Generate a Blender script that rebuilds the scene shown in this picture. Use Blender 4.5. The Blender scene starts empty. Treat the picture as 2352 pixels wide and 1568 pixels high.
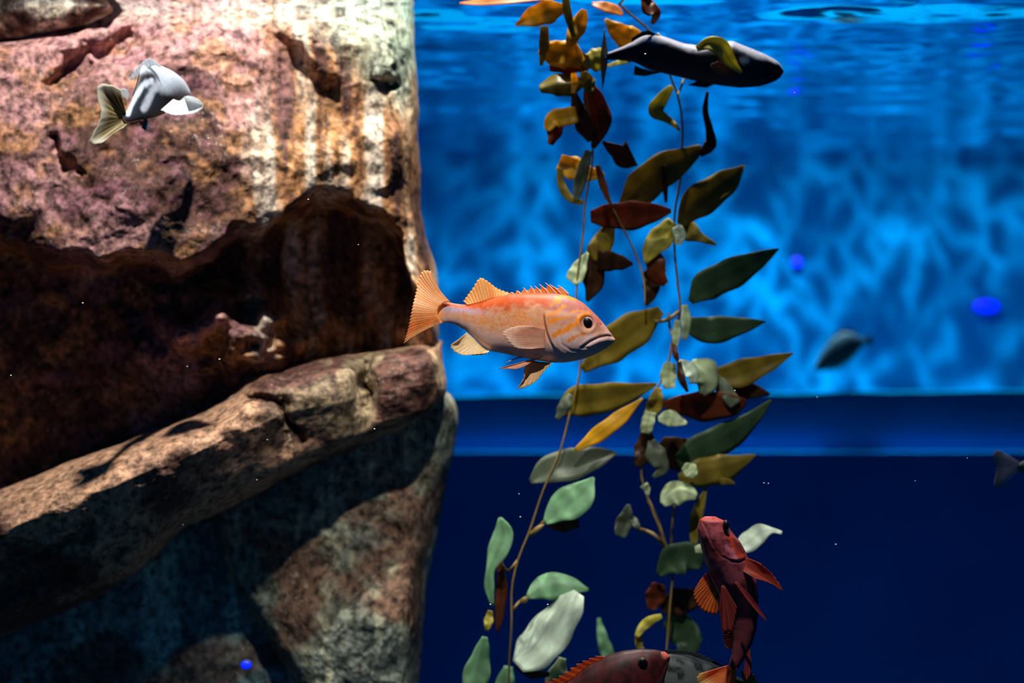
import bpy, math, random
import numpy as np
from mathutils import Vector, noise as mnoise

# ------------------------------------------------------------------ camera, world, lights
SC = bpy.context.scene
COL = SC.collection
F = 2352 * 85 / 36            # focal length in pixels of the 2352 x 1568 frame
CZ = 1.6                      # camera height above the tank floor
WATER = CZ + 0.80             # water level
WALL_Y = 10.5

cam_d = bpy.data.cameras.new('camera')
cam_d.lens = 85; cam_d.sensor_width = 36; cam_d.sensor_fit = 'HORIZONTAL'
cam_d.clip_start = 0.05; cam_d.clip_end = 100
cam_d.dof.use_dof = True; cam_d.dof.focus_distance = 5.0; cam_d.dof.aperture_fstop = 1.9
cam = bpy.data.objects.new('camera', cam_d); COL.objects.link(cam)
cam.location = (0, 0, CZ); cam.rotation_euler = (math.pi / 2, 0, 0)
SC.camera = cam

world = bpy.data.worlds.new('water_ambient'); SC.world = world; world.use_nodes = True
bg = world.node_tree.nodes['Background']
bg.inputs[0].default_value = (0.003, 0.10, 0.30, 1); bg.inputs[1].default_value = 0.42

SC.view_settings.view_transform = 'Standard'; SC.view_settings.look = 'None'
SC.view_settings.exposure = 0.0; SC.view_settings.gamma = 1.0
SC.view_settings.use_curve_mapping = False
SC.cycles.max_bounces = 5; SC.cycles.diffuse_bounces = 2; SC.cycles.glossy_bounces = 3; SC.cycles.transparent_max_bounces = 8
SC.cycles.caustics_reflective = False; SC.cycles.caustics_refractive = False; SC.cycles.use_light_tree = False

def spot(name, loc, target, power, angle, blend, radius, color=(1, 1, 1)):
    d = bpy.data.lights.new(name, 'SPOT'); d.energy = power; d.spot_size = math.radians(angle)
    d.spot_blend = blend; d.shadow_soft_size = radius; d.color = color
    o = bpy.data.objects.new(name, d); COL.objects.link(o); o.location = loc
    o.rotation_euler = (Vector(target) - Vector(loc)).to_track_quat('-Z', 'Y').to_euler()
    return o

def caustic(lamp, scale, base, gain, sharp, warp=0.5, seed=0.0):
    """ripple pattern in the beam of a lamp: light focused by waves above it"""
    d = lamp.data; d.use_nodes = True; nt = d.node_tree; N = nt.nodes; L = nt.links
    em = next(n for n in N if n.type == 'EMISSION')
    def math_(op, a, b, c=None):
        m = N.new('ShaderNodeMath'); m.operation = op
        for k, q in enumerate((a, b, c)):
            if q is None: continue
            if isinstance(q, (int, float)): m.inputs[k].default_value = q
            else: L.new(q, m.inputs[k])
        return m.outputs[0]
    ge = N.new('ShaderNodeNewGeometry'); sp = N.new('ShaderNodeSeparateXYZ'); L.new(ge.outputs['Incoming'], sp.inputs[0])
    cb = N.new('ShaderNodeCombineXYZ')
    L.new(math_('MULTIPLY_ADD', math_('DIVIDE', sp.outputs[0], sp.outputs[1]), scale, seed), cb.inputs[0])
    L.new(math_('MULTIPLY', math_('DIVIDE', sp.outputs[2], sp.outputs[1]), scale * 0.72), cb.inputs[1])
    nz = N.new('ShaderNodeTexNoise'); nz.inputs['Scale'].default_value = 0.9; nz.inputs['Detail'].default_value = 2; L.new(cb.outputs[0], nz.inputs['Vector'])
    mx = N.new('ShaderNodeVectorMath'); mx.operation = 'MULTIPLY_ADD'; L.new(nz.outputs['Color'], mx.inputs[0])
    mx.inputs[1].default_value = (warp * 4,) * 3; L.new(cb.outputs[0], mx.inputs[2])
    vo = N.new('ShaderNodeTexVoronoi'); vo.feature = 'DISTANCE_TO_EDGE'; vo.inputs['Scale'].default_value = 1.0; L.new(mx.outputs[0], vo.inputs['Vector'])
    web = math_('EXPONENT', math_('MULTIPLY', vo.outputs['Distance'], -sharp), None)
    n2 = N.new('ShaderNodeTexNoise'); n2.inputs['Scale'].default_value = 0.55; n2.inputs['Detail'].default_value = 2; L.new(cb.outputs[0], n2.inputs['Vector'])
    patch = math_('MAXIMUM', math_('MULTIPLY_ADD', n2.outputs[0], 3.2, -1.0), 0.12)
    # added beam profile: strength weighted steeply down to brighten the low wall
    steep = math_('MINIMUM', math_('MAXIMUM', math_('MULTIPLY_ADD', math_('ABSOLUTE', math_('DIVIDE', sp.outputs[2], sp.outputs[1]), None), 1.75, -1.47), 0.16), 1.6)
    L.new(math_('MULTIPLY', math_('MULTIPLY_ADD', math_('MULTIPLY', web, patch), gain, base), steep), em.inputs['Strength'])

lamp_wall = spot('tank_lamp_wall', (0.9, 9.12, CZ + 2.1), (0.9, WALL_Y, CZ - 0.6), 400, 110, 0.6, 0.02, (0.86, 0.95, 1.0))
caustic(lamp_wall, 8.0, 0.17, 3.4, 12.0, 0.38)
lamp_kelp = spot('tank_lamp_kelp', (0.20, 6.02, CZ + 2.75), (0.15, 5.45, CZ + 0.05), 500, 58, 0.7, 0.03, (1.0, 0.97, 0.90))
fill_front = spot('fill_spot_front', (0.10, 3.50, CZ + 2.1), (0.14, 5.05, CZ - 0.12), 300, 35, 0.6, 0.04, (1.0, 0.96, 0.90))  # added fill that lifts the orange fish's dark head and cheek
lamp_rock = spot('tank_lamp_rock', (-0.66, 4.55, CZ + 2.40), (-0.68, 5.62, CZ + 0.18), 440, 46, 0.7, 0.03, (1.0, 0.96, 0.92))

# ------------------------------------------------------------------ helpers
def W(px, py, Y):
    """world point seen at a pixel of the photograph at distance Y"""
    return np.stack(np.broadcast_arrays((np.asarray(px, float) - 1176) / F * Y, np.asarray(Y, float), CZ + (784 - np.asarray(py, float)) / F * Y), -1)

def hash3(ix, iy, iz, s):
    h = (ix * 374761393 + iy * 668265263 + iz * 2147483647 + s * 1274126177) & 0xffffffff
    h = ((h ^ (h >> 13)) * 1274126177) & 0xffffffff
    h = h ^ (h >> 16)
    return (h & 0xffffff) / float(0xffffff) * 2 - 1

def vnoise(p, seed=0):
    p = np.asarray(p, float); i = np.floor(p).astype(np.int64); f = p - i; f = f * f * f * (f * (f * 6 - 15) + 10)
    r = 0
    for a in (0, 1):
        for b in (0, 1):
            for c in (0, 1):
                w = (f[..., 0] if a else 1 - f[..., 0]) * (f[..., 1] if b else 1 - f[..., 1]) * (f[..., 2] if c else 1 - f[..., 2])
                r = r + w * hash3(i[..., 0] + a, i[..., 1] + b, i[..., 2] + c, seed)
    return r

def fbm(p, octaves=4, seed=0, gain=0.5):
    r = 0; a = 1; p = np.asarray(p, float)
    for o in range(octaves):
        r = r + a * vnoise(p * (2.03 ** o) + o * 7.3, seed + o); a *= gain
    return r

def sstep(a, b, x):
    t = np.clip((x - a) / (b - a), 0, 1); return t * t * (3 - 2 * t)

def lin(c):
    c = np.asarray(c, float) / 255; return np.where(c <= 0.04045, c / 12.92, ((c + 0.055) / 1.055) ** 2.4)

def resample(pts, n, smooth=True):
    p = np.asarray(pts, float); d = np.r_[0, np.cumsum(np.linalg.norm(np.diff(p[:, :2], axis=0), axis=1))]; d /= d[-1]
    t = np.linspace(0, 1, n)
    if not smooth or len(p) < 3: return np.stack([np.interp(t, d, p[:, k]) for k in range(p.shape[1])], 1)
    m = np.gradient(p, d, axis=0)
    i = np.clip(np.searchsorted(d, t, side='right') - 1, 0, len(p) - 2); h = (d[i + 1] - d[i]); u = (t - d[i]) / h
    u = u[:, None]; h = h[:, None]
    return (2*u**3-3*u**2+1)*p[i] + (u**3-2*u**2+u)*h*m[i] + (-2*u**3+3*u**2)*p[i+1] + (u**3-u**2)*h*m[i+1]

def polydist(x, y, pts):
    """distance of pixels to a polyline"""
    best = np.full(np.shape(x), 1e9); p = np.asarray(pts, float)
    for a, b in zip(p[:-1], p[1:]):
        d = b - a; L = d @ d
        t = np.clip(((x - a[0]) * d[0] + (y - a[1]) * d[1]) / L, 0, 1)
        best = np.minimum(best, np.hypot(x - a[0] - t * d[0], y - a[1] - t * d[1]))
    return best

def mk(name, verts, faces, mat, parent=None, cols=None, smooth=True, origin=None, label=None):
    v = np.asarray(verts, float).reshape(-1, 3)
    org = np.array(parent['org'] if parent is not None else (origin if origin is not None else v.mean(0)), float)
    me = bpy.data.meshes.new(name)
    me.from_pydata((v - org).tolist(), [], [tuple(int(k) for k in f) for f in faces])
    if cols is not None:
        at = me.color_attributes.new('Col', 'FLOAT_COLOR', 'POINT')
        c = np.asarray(cols, float).reshape(-1, 3); c = np.c_[np.clip(c, 0, 1), np.ones(len(c))]
        at.data.foreach_set('color', c.ravel())
    if smooth: me.polygons.foreach_set('use_smooth', [True] * len(me.polygons))
    me.materials.append(mat); me.update()
    o = bpy.data.objects.new(name, me); COL.objects.link(o)
    if parent is not None:
        if parent.type != 'EMPTY': pass
        o.parent = parent
    else: o.location = org
    o['org'] = [float(k) for k in org]
    if label: o['label'] = label
    return o

def thing(name, org, label, cat, group=None):
    o = bpy.data.objects.new(name, None); COL.objects.link(o); o.location = tuple(org); o['org'] = [float(k) for k in org]
    o.empty_display_size = 0.05
    o['label'] = label; o['category'] = cat
    if group: o['group'] = group
    return o

def tag(o, label, cat, group=None, kind=None):
    o['label'] = label
    if cat: o['category'] = cat
    if group: o['group'] = group
    if kind: o['kind'] = kind
    return o

def gridfaces(n, m, off=0, wrap=False):
    fs = []
    for i in range(n - 1):
        for j in range(m - 1 + (1 if wrap else 0)):
            k = (j + 1) % m
            fs.append((off + i*m + j, off + i*m + k, off + (i+1)*m + k, off + (i+1)*m + j))
    return fs

def box_mesh(x0, x1, y0, y1, z0, z1):
    v = [(x, y, z) for z in (z0, z1) for y in (y0, y1) for x in (x0, x1)]
    f = [(0, 2, 3, 1), (4, 5, 7, 6), (0, 1, 5, 4), (2, 6, 7, 3), (0, 4, 6, 2), (1, 3, 7, 5)]
    return v, f

def solid(o, t):
    m = o.modifiers.new('thickness', 'SOLIDIFY'); m.thickness = t; m.offset = 0
    return o

# ------------------------------------------------------------------ materials
def newmat(name):
    m = bpy.data.materials.new(name); m.use_nodes = True
    return m, m.node_tree.nodes, m.node_tree.links, m.node_tree.nodes['Principled BSDF']

def mat_plain(name, col, rough=0.6, spec=0.3, nscale=8.0, namt=0.15, bump=0.0):
    m, N, L, b = newmat(name)
    tc = N.new('ShaderNodeTexCoord'); nz = N.new('ShaderNodeTexNoise'); nz.inputs['Scale'].default_value = nscale; nz.inputs['Detail'].default_value = 5
    L.new(tc.outputs['Object'], nz.inputs['Vector'])
    r = N.new('ShaderNodeValToRGB'); c = np.asarray(col, float)
    r.color_ramp.elements[0].position = 0.3; r.color_ramp.elements[1].position = 0.7
    r.color_ramp.elements[0].color = (*np.clip(c * (1 - namt), 0, 1), 1); r.color_ramp.elements[1].color = (*np.clip(c * (1 + namt), 0, 1), 1)
    L.new(nz.outputs[0], r.inputs[0]); L.new(r.outputs[0], b.inputs['Base Color'])
    b.inputs['Roughness'].default_value = rough; b.inputs['Specular IOR Level'].default_value = spec
    if bump:
        bp = N.new('ShaderNodeBump'); bp.inputs['Strength'].default_value = bump; bp.inputs['Distance'].default_value = 0.01
        L.new(nz.outputs[0], bp.inputs['Height']); L.new(bp.outputs[0], b.inputs['Normal'])
    return m

def mat_attr(name, rough=0.5, spec=0.4, transl=0.0, nscale=60.0, namt=0.25, bump=0.15, bdist=0.002):
    """colour of the thing from its own colour attribute, broken up by fine noise"""
    m, N, L, b = newmat(name)
    at = N.new('ShaderNodeAttribute'); at.attribute_name = 'Col'
    tc = N.new('ShaderNodeTexCoord'); nz = N.new('ShaderNodeTexNoise'); nz.inputs['Scale'].default_value = nscale; nz.inputs['Detail'].default_value = 4
    L.new(tc.outputs['Object'], nz.inputs['Vector'])
    mr = N.new('ShaderNodeMapRange'); mr.inputs['From Min'].default_value = 0.3; mr.inputs['From Max'].default_value = 0.7
    mr.inputs['To Min'].default_value = 1 - namt; mr.inputs['To Max'].default_value = 1 + namt; L.new(nz.outputs[0], mr.inputs['Value'])
    vm = N.new('ShaderNodeVectorMath'); vm.operation = 'SCALE'; L.new(at.outputs['Color'], vm.inputs[0]); L.new(mr.outputs[0], vm.inputs['Scale'])
    L.new(vm.outputs[0], b.inputs['Base Color'])
    b.inputs['Roughness'].default_value = rough; b.inputs['Specular IOR Level'].default_value = spec
    if bump:
        bp = N.new('ShaderNodeBump'); bp.inputs['Strength'].default_value = bump; bp.inputs['Distance'].default_value = bdist
        L.new(nz.outputs[0], bp.inputs['Height']); L.new(bp.outputs[0], b.inputs['Normal'])
    if transl:
        t = N.new('ShaderNodeBsdfTranslucent'); L.new(vm.outputs[0], t.inputs['Color'])
        mx = N.new('ShaderNodeMixShader'); mx.inputs[0].default_value = transl
        L.new(b.outputs[0], mx.inputs[1]); L.new(t.outputs[0], mx.inputs[2])
        out = next(n for n in N if n.type == 'OUTPUT_MATERIAL'); L.new(mx.outputs[0], out.inputs['Surface'])
    return m

def mat_emit(name, col, s):
    m, N, L, b = newmat(name)
    b.inputs['Base Color'].default_value = (*col, 1); b.inputs['Emission Color'].default_value = (*col, 1); b.inputs['Emission Strength'].default_value = s
    m.cycles.emission_sampling = 'NONE'
    return m

M_wall = mat_plain('blue_wall_haze', (0.0, 0.185, 0.50), 0.8, 0.0, 1.2, 0.10)  # blue of the water haze put into the wall's own colour
M_ledge = mat_plain('deep_blue_ledge', (0.0, 0.23, 0.48), 0.9, 0.0, 2.5, 0.12)
M_low = mat_plain('navy_lower_wall', (0.0, 0.23, 0.78), 0.9, 0.0, 2.0, 0.12)
M_floor = mat_plain('dark_sand', (0.02, 0.05, 0.09), 0.9, 0.0, 10, 0.3)
M_fish = mat_attr('fish_skin', 0.5, 0.28, 0.0, 140, 0.10, 0.12, 0.001)
M_fin = mat_attr('fish_fin', 0.45, 0.3, 0.45, 120, 0.08, 0.0)
M_kelp = mat_attr('kelp_blade', 0.42, 0.35, 0.52, 30, 0.20, 0.12, 0.004)
M_stem = mat_plain('kelp_stem', lin((112, 92, 44)), 0.5, 0.4, 30, 0.25)
M_pupil = mat_plain('pupil_black', (0.002, 0.002, 0.003), 0.35, 0.2, 5, 0.0)

def mat_rock():
    m, N, L, b = newmat('mottled_rock')
    at = N.new('ShaderNodeAttribute'); at.attribute_name = 'Col'
    tc = N.new('ShaderNodeTexCoord')
    def nz(scale, detail, rough=0.6, sz=(1, 1, 1)):
        mp = N.new('ShaderNodeMapping'); mp.inputs['Scale'].default_value = sz; L.new(tc.outputs['Object'], mp.inputs['Vector'])
        n = N.new('ShaderNodeTexNoise'); n.inputs['Scale'].default_value = scale; n.inputs['Detail'].default_value = detail; n.inputs['Roughness'].default_value = rough
        L.new(mp.outputs[0], n.inputs['Vector']); return n
    a = nz(52, 4, 0.66, (1, 1, 0.8)); c = nz(85, 3, 0.6); d = nz(11, 2)
    def rng(n, lo, hi, t0, t1):
        r = N.new('ShaderNodeMapRange'); r.inputs['From Min'].default_value = lo; r.inputs['From Max'].default_value = hi
        r.inputs['To Min'].default_value = t0; r.inputs['To Max'].default_value = t1; L.new(n.outputs[0], r.inputs['Value']); return r
    k1 = rng(a, 0.36, 0.64, 0.22, 1.75)
    s1 = N.new('ShaderNodeVectorMath'); s1.operation = 'SCALE'; L.new(at.outputs['Color'], s1.inputs[0]); L.new(k1.outputs[0], s1.inputs['Scale'])
    # pale encrusting spots
    k2 = rng(c, 0.58, 0.72, 0, 0.75); k3 = rng(d, 0.45, 0.65, 0, 1)
    mm = N.new('ShaderNodeMath'); mm.operation = 'MULTIPLY'; L.new(k2.outputs[0], mm.inputs[0]); L.new(k3.outputs[0], mm.inputs[1])
    mix = N.new('ShaderNodeMix'); mix.data_type = 'RGBA'; L.new(mm.outputs[0], mix.inputs['Factor']); L.new(s1.outputs[0], mix.inputs['A'])
    mix.inputs['B'].default_value = (0.62, 0.50, 0.42, 1)
    L.new(mix.outputs['Result'], b.inputs['Base Color'])
    b.inputs['Roughness'].default_value = 0.75; b.inputs['Specular IOR Level'].default_value = 0.25
    bp = N.new('ShaderNodeBump'); bp.inputs['Strength'].default_value = 0.5; bp.inputs['Distance'].default_value = 0.008
    L.new(a.outputs[0], bp.inputs['Height']); L.new(bp.outputs[0], b.inputs['Normal'])
    return m
M_rock = mat_rock()

def mat_water():
    m = bpy.data.materials.new('water_surface'); m.use_nodes = True; N = m.node_tree.nodes; L = m.node_tree.links; N.clear()
    out = N.new('ShaderNodeOutputMaterial'); lw = N.new('ShaderNodeLayerWeight'); lw.inputs['Blend'].default_value = 0.5
    r = N.new('ShaderNodeMapRange'); r.interpolation_type = 'SMOOTHSTEP'
    r.inputs['From Min'].default_value = 0.36; r.inputs['From Max'].default_value = 0.62; r.inputs['To Min'].default_value = 0.03; r.inputs['To Max'].default_value = 0.97
    L.new(lw.outputs['Facing'], r.inputs['Value'])
    t = N.new('ShaderNodeBsdfTransparent'); g = N.new('ShaderNodeBsdfGlossy'); g.inputs['Roughness'].default_value = 0.05
    g.inputs['Color'].default_value = (0.80, 0.90, 0.98, 1)
    mx = N.new('ShaderNodeMixShader'); L.new(r.outputs[0], mx.inputs[0]); L.new(t.outputs[0], mx.inputs[1]); L.new(g.outputs[0], mx.inputs[2])
    L.new(mx.outputs[0], out.inputs['Surface']); return m
M_water = mat_water()

# ------------------------------------------------------------------ the tank
def struct(name, box, mat, label=None):
    v, f = box_mesh(*box); o = mk(name, v, f, mat, smooth=False); o['kind'] = 'structure'
    if label: o['label'] = label
    return o
struct('wall_back', (-3.6, 4.6, WALL_Y, WALL_Y + 0.2, 0, CZ + 3.6), M_wall, 'bright blue tank wall rippled with light far behind the kelp')
struct('wall_left', (-3.8, -3.6, 2.2, WALL_Y, 0, CZ + 3.6), M_wall, 'blue side wall of the tank behind the rocks')
struct('wall_right', (4.6, 4.8, 2.2, WALL_Y, 0, CZ + 3.6), M_wall, 'blue side wall of the tank beyond the right of the photo')
struct('floor', (-3.6, 4.6, 2.2, WALL_Y, -0.1, 0), M_floor, 'dark sandy bottom of the tank')
# the ledge below the bright wall, its rough lip dipping a little to the left
def ledge():
    n = 160; X = np.linspace(-3.5, 4.5, n)
    zt = CZ - 0.203 + 0.0135 * X + 0.006 * fbm(np.stack([X * 3, X * 0, X * 0], 1), 3, 5)
    rows = [np.stack([X, np.full(n, WALL_Y - 0.001), zt - 0.05], 1), np.stack([X, np.full(n, 9.02), zt], 1),
            np.stack([X, np.full(n, 9.0), zt - 0.004], 1), np.stack([X, np.full(n, 9.0), np.full(n, 0.001)], 1), np.stack([X, np.full(n, WALL_Y - 0.001), np.full(n, 0.001)], 1)]
    v = np.concatenate(rows); f = gridfaces(5, n)
    f += [tuple(r * n for r in range(5)), tuple(r * n + n - 1 for r in range(4, -1, -1))]
    o = mk('trim_1', v, f, M_ledge, smooth=False); tag(o, 'dark blue ledge running below the bright rippled wall', None, kind='structure')
ledge()
struct('trim_2', (-3.5, 4.5, 8.92, 8.995, 0.001, CZ - 254 / F * 8.92), M_low, 'navy lower step below the dark blue ledge')

def water_surface():
    nx, ny = 260, 420
    X = np.linspace(-3.6, 4.6, nx); Yv = np.linspace(2.2, WALL_Y, ny); gx, gy = np.meshgrid(X, Yv)
    z = 0.010 * fbm(np.stack([gx * 1.1, gy * 1.6, gx * 0], -1), 2, 11) + 0.0045 * fbm(np.stack([gx * 4.0, gy * 4.5, gx * 0 + 3], -1), 3, 21)
    v = np.stack([gx, gy, WATER + z], -1).reshape(-1, 3)
    o = mk('ceiling', v, gridfaces(ny, nx), M_water)
    tag(o, 'rippled water surface seen from below, mirroring the blue wall', None, kind='structure')
water_surface()

# ------------------------------------------------------------------ rocks
def coons(top, right, bottom, left, nu, nv):
    t = resample(top, nu); b = resample(bottom, nu); l = resample(left, nv); r = resample(right, nv)
    u = np.linspace(0, 1, nu)[None, :, None]; v = np.linspace(0, 1, nv)[:, None, None]
    P = (1 - v) * t[None] + v * b[None] + (1 - u) * l[:, None] + u * r[:, None] \
        - ((1 - u) * (1 - v) * t[0] + u * (1 - v) * t[-1] + (1 - u) * v * b[0] + u * v * b[-1])
    return P[..., 0], P[..., 1], u[..., 0], v[..., 0]

def rock(name, label, top, right, bottom, left, nu, nv, depth, colour, edge, grooves=(), back=0.9, amp=(0.034, 0.004), seed=0):
    px, py, u, v = coons(top, right, bottom, left, nu, nv)
    d = depth(px, py)
    wpx = np.linalg.norm([px[:, -1].mean() - px[:, 0].mean(), 0]); hpx = max(60, (py[-1] - py[0]).mean())
    R = edge    # (top, right, bottom, left): roundness in px, push back in m
    for dist, (rad, push) in ((v * hpx, R[0]), ((1 - u) * wpx, R[1]), ((1 - v) * hpx, R[2]), (u * wpx, R[3])):
        t = np.clip(dist / rad, 0, 1); d = d + push * (1 - np.sqrt(np.clip(1 - (1 - t) ** 2, 0, 1)))
    for pts, wd, dp in grooves:
        q = polydist(px + 14 * fbm(np.stack([px / 40, py / 40, px * 0], -1), 3, 2), py + 14 * fbm(np.stack([px / 40, py / 40, px * 0 + 5], -1), 3, 4), pts); d = d + dp * np.exp(-(q / wd) ** 2)
    P0 = W(px, py, d)
    n1 = fbm(P0 * 4.0, 4, 31 + seed); n2 = 1 - np.abs(fbm(P0 * np.array([20, 20, 16]), 4, 51 + seed)) * 2
    inner = np.clip(np.minimum(np.minimum(v * hpx, (1 - v) * hpx), (1 - u) * wpx) / 30, 0.25, 1)
    d = d - (amp[0] * n1 + amp[1] * n2) * inner
    P = W(px + 5 * fbm(P0 * 9, 3, 71 + seed), py + 5 * fbm(P0 * 9, 3, 91 + seed), d)
    c = colour(px, py, P0)
    # back of the boulder: the rim carried away from the viewer and drawn in
    ring = [(0, j) for j in range(nu)] + [(i, nu - 1) for i in range(1, nv)] + [(nv - 1, j) for j in range(nu - 2, -1, -1)] + [(i, 0) for i in range(nv - 2, 0, -1)]
    ids = np.array([i * nu + j for i, j in ring]); V = P.reshape(-1, 3); faces = gridfaces(nv, nu)
    cols = c.reshape(-1, 3); rim = V[ids]; cen = rim.mean(0); prev = ids; allv = [V]; allc = [cols]; cnt = len(V); k = len(ids)
    for s, dy in ((0.97, 0.35), (0.85, 0.75), (0.5, 1.0)):
        q = cen + (rim - cen) * np.array([s, 1, s]); q[:, 1] = rim[:, 1] * (1 - dy) + (rim[:, 1].min() * 0.3 + rim[:, 1] * 0.7 + back) * dy
        allv.append(q); allc.append(cols[ids]); cur = np.arange(cnt, cnt + k); cnt += k
        faces += [(prev[a], cur[a], cur[(a + 1) % k], prev[(a + 1) % k]) for a in range(k)]
        prev = cur
    allv.append(allv[-1].mean(0)[None] + np.array([[0, 0.05, 0]])); allc.append(cols[:1]); faces += [(prev[a], cnt, prev[(a + 1) % k]) for a in range(k)]
    o = mk(name, np.concatenate(allv), faces, M_rock, cols=np.concatenate(allc))
    return tag(o, label, 'rock', 'rocks of the tall outcrop')

PINK, BROWN, OCHRE, CREAM, MOSS, GREY = (lin(c) for c in ((172, 126, 120), (88, 58, 48), (168, 118, 72), (205, 188, 165), (170, 185, 160), (96, 92, 84)))
def mixc(a, b, t): return a * (1 - t[..., None]) + b * t[..., None]

def col_upper(px, py, P):
    n = fbm(P * 3.5, 4, 5); c = mixc(np.broadcast_to(PINK, P.shape), BROWN, sstep(-0.25, 0.35, n + 0.5 * (py - 360) / 400 + 0.45 * sstep(300, 60, px) * sstep(120, 220, py) - 0.1))  # more brown lower down: light falloff put into the rock colour
    h = fbm(P * 14, 3, 17); c = mixc(c, OCHRE, sstep(0.15, 0.6, h) * 0.55); c = mixc(c, lin((142, 94, 106)), sstep(0.15, 0.6, -h) * 0.45)
    st = fbm(P * np.array([22, 8, 1.6]), 3, 9)
    right = sstep(520, 700, px + 60 * n)
    oc = mixc(np.broadcast_to(OCHRE, P.shape), CREAM, sstep(-0.1, 0.6, st)); oc = mixc(oc, BROWN, sstep(0.0, 0.5, -st))
    c = mixc(c, oc, right)
    top = sstep(0, 140, (px - 740) * 0.6 + (230 - py) * 0.75 + 60 * n - 60)
    c = mixc(c, MOSS, top * sstep(640, 760, px))
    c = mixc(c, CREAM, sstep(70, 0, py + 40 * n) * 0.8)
    return c
def col_lower(px, py, P):
    n = fbm(P * 4, 4, 15); st = fbm(P * np.array([18, 8, 2.0]), 3, 19)
    c = mixc(np.broadcast_to(lin((172, 132, 102)), P.shape), BROWN, sstep(-0.2, 0.4, n)); c = mixc(c, lin((170, 160, 120)), sstep(0.0, 0.5, st) * sstep(500, 800, px) * 0.35)
    return c
def col_base(px, py, P):
    n = fbm(P * 4, 4, 25); st = fbm(P * np.array([20, 8, 2.0]), 3, 29)
    c = mixc(np.broadcast_to(lin((110, 118, 104)), P.shape), lin((170, 172, 140)), sstep(-0.1, 0.5, st + 0.3 * n)); return mixc(c, lin((110, 84, 66)), sstep(0.15, 0.6, n))

LIP = np.array([(-400, 500), (-100, 520), (0, 540), (160, 585), (300, 585), (390, 598), (490, 572), (535, 520), (610, 515), (690, 470), (770, 432), (860, 470), (925, 550), (950, 650), (1010, 760)], float)  # right arch of the lip hollowed to stand in for a cast shadow
def dep_upper(px, py):
    base = 5.72 + 0.00012 * px - 0.16 * np.exp(-((px - 330) / 380) ** 2 - ((py - 450) / 260) ** 2)
    lip = np.interp(px, LIP[:, 0], LIP[:, 1])
    rec = 0.30 * sstep(-12, 55, py - lip + 14 * fbm(np.stack([px / 60, py / 60, px * 0], -1), 3, 3)) * sstep(1010, 930, px)
    bulge = np.exp(-(((px - 520) / 190) ** 2 + ((py - 790) / 130) ** 2) ** 1.0) * (0.34 + 0.10 * fbm(np.stack([px / 70, py / 60, px * 0], -1), 3, 8)) + np.exp(-((px - 960) / 70) ** 2 - ((py - 740) / 90) ** 2) * 0.12
    lean = 0.12 * sstep(120, -60, py)
    return base + rec - bulge + lean
EDGE_R = [(948, -60), (950, 0), (956, 150), (963, 320), (965, 470), (985, 570), (1003, 660), (1010, 760), (1008, 800)]
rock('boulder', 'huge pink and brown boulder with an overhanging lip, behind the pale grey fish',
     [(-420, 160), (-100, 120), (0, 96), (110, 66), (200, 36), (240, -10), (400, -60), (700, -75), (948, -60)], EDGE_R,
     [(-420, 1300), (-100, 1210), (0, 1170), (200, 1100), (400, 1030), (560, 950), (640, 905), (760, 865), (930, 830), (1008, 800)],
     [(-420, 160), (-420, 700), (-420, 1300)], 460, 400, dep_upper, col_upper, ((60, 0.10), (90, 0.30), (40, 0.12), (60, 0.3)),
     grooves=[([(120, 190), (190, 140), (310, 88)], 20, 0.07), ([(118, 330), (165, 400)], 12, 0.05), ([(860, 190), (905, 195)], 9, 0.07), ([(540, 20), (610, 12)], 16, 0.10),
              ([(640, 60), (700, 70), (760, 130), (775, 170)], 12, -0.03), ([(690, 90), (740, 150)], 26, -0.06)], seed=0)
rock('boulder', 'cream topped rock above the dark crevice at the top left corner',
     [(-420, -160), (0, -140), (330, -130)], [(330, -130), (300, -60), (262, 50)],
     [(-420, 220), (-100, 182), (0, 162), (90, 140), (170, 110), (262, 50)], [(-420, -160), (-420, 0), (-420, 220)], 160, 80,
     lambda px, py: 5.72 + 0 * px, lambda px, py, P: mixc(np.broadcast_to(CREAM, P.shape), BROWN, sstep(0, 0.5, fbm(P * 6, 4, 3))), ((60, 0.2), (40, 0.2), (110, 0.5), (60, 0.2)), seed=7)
def dep_slab(px, py):
    yt = np.interp(px, [-420, 0, 200, 400, 540, 660, 930, 1012], [1285, 1128, 1045, 968, 905, 848, 796, 782])
    return 5.50 + 0.0007 * np.clip(py - yt - 95, 0, 400) + 0.00034 * np.clip(px - 250, 0, 900) + 0.0002 * np.clip(-px, 0, 400) + 0.10 * np.exp(-((px - 840) / 30) ** 2 - ((py - 890) / 60) ** 2)
rock('slab', 'slanting brown rock slab with a sunlit top ridge under the dark overhang',
     [(-420, 1285), (-100, 1170), (0, 1128), (200, 1045), (400, 968), (540, 905), (575, 872), (660, 848), (780, 818), (930, 796), (1012, 782)],
     [(1012, 782), (1018, 850), (1026, 905), (1008, 936)],
     [(-420, 1600), (-100, 1500), (50, 1440), (200, 1380), (340, 1290), (400, 1225), (520, 1170), (660, 1096), (820, 1030), (940, 975), (1008, 936)],
     [(-420, 1285), (-420, 1440), (-420, 1600)], 420, 170, dep_slab, col_lower, ((95, 0.30), (60, 0.20), (60, 0.22), (60, 0.2)),
     grooves=[([(560, 905), (640, 930), (690, 1010)], 12, 0.05), ([(838, 850), (842, 920)], 14, 0.06), ([(100, 1260), (200, 1210)], 16, 0.05), ([(250, 1330), (270, 1270)], 18, 0.05)], seed=13)
def dep_right(px, py): return 5.96 - 0.10 * np.exp(-((px - 820) / 150) ** 2 - ((py - 1480) / 170) ** 2) - 0.06 * sstep(960, 1030, px) * sstep(1250, 950, py)
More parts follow.
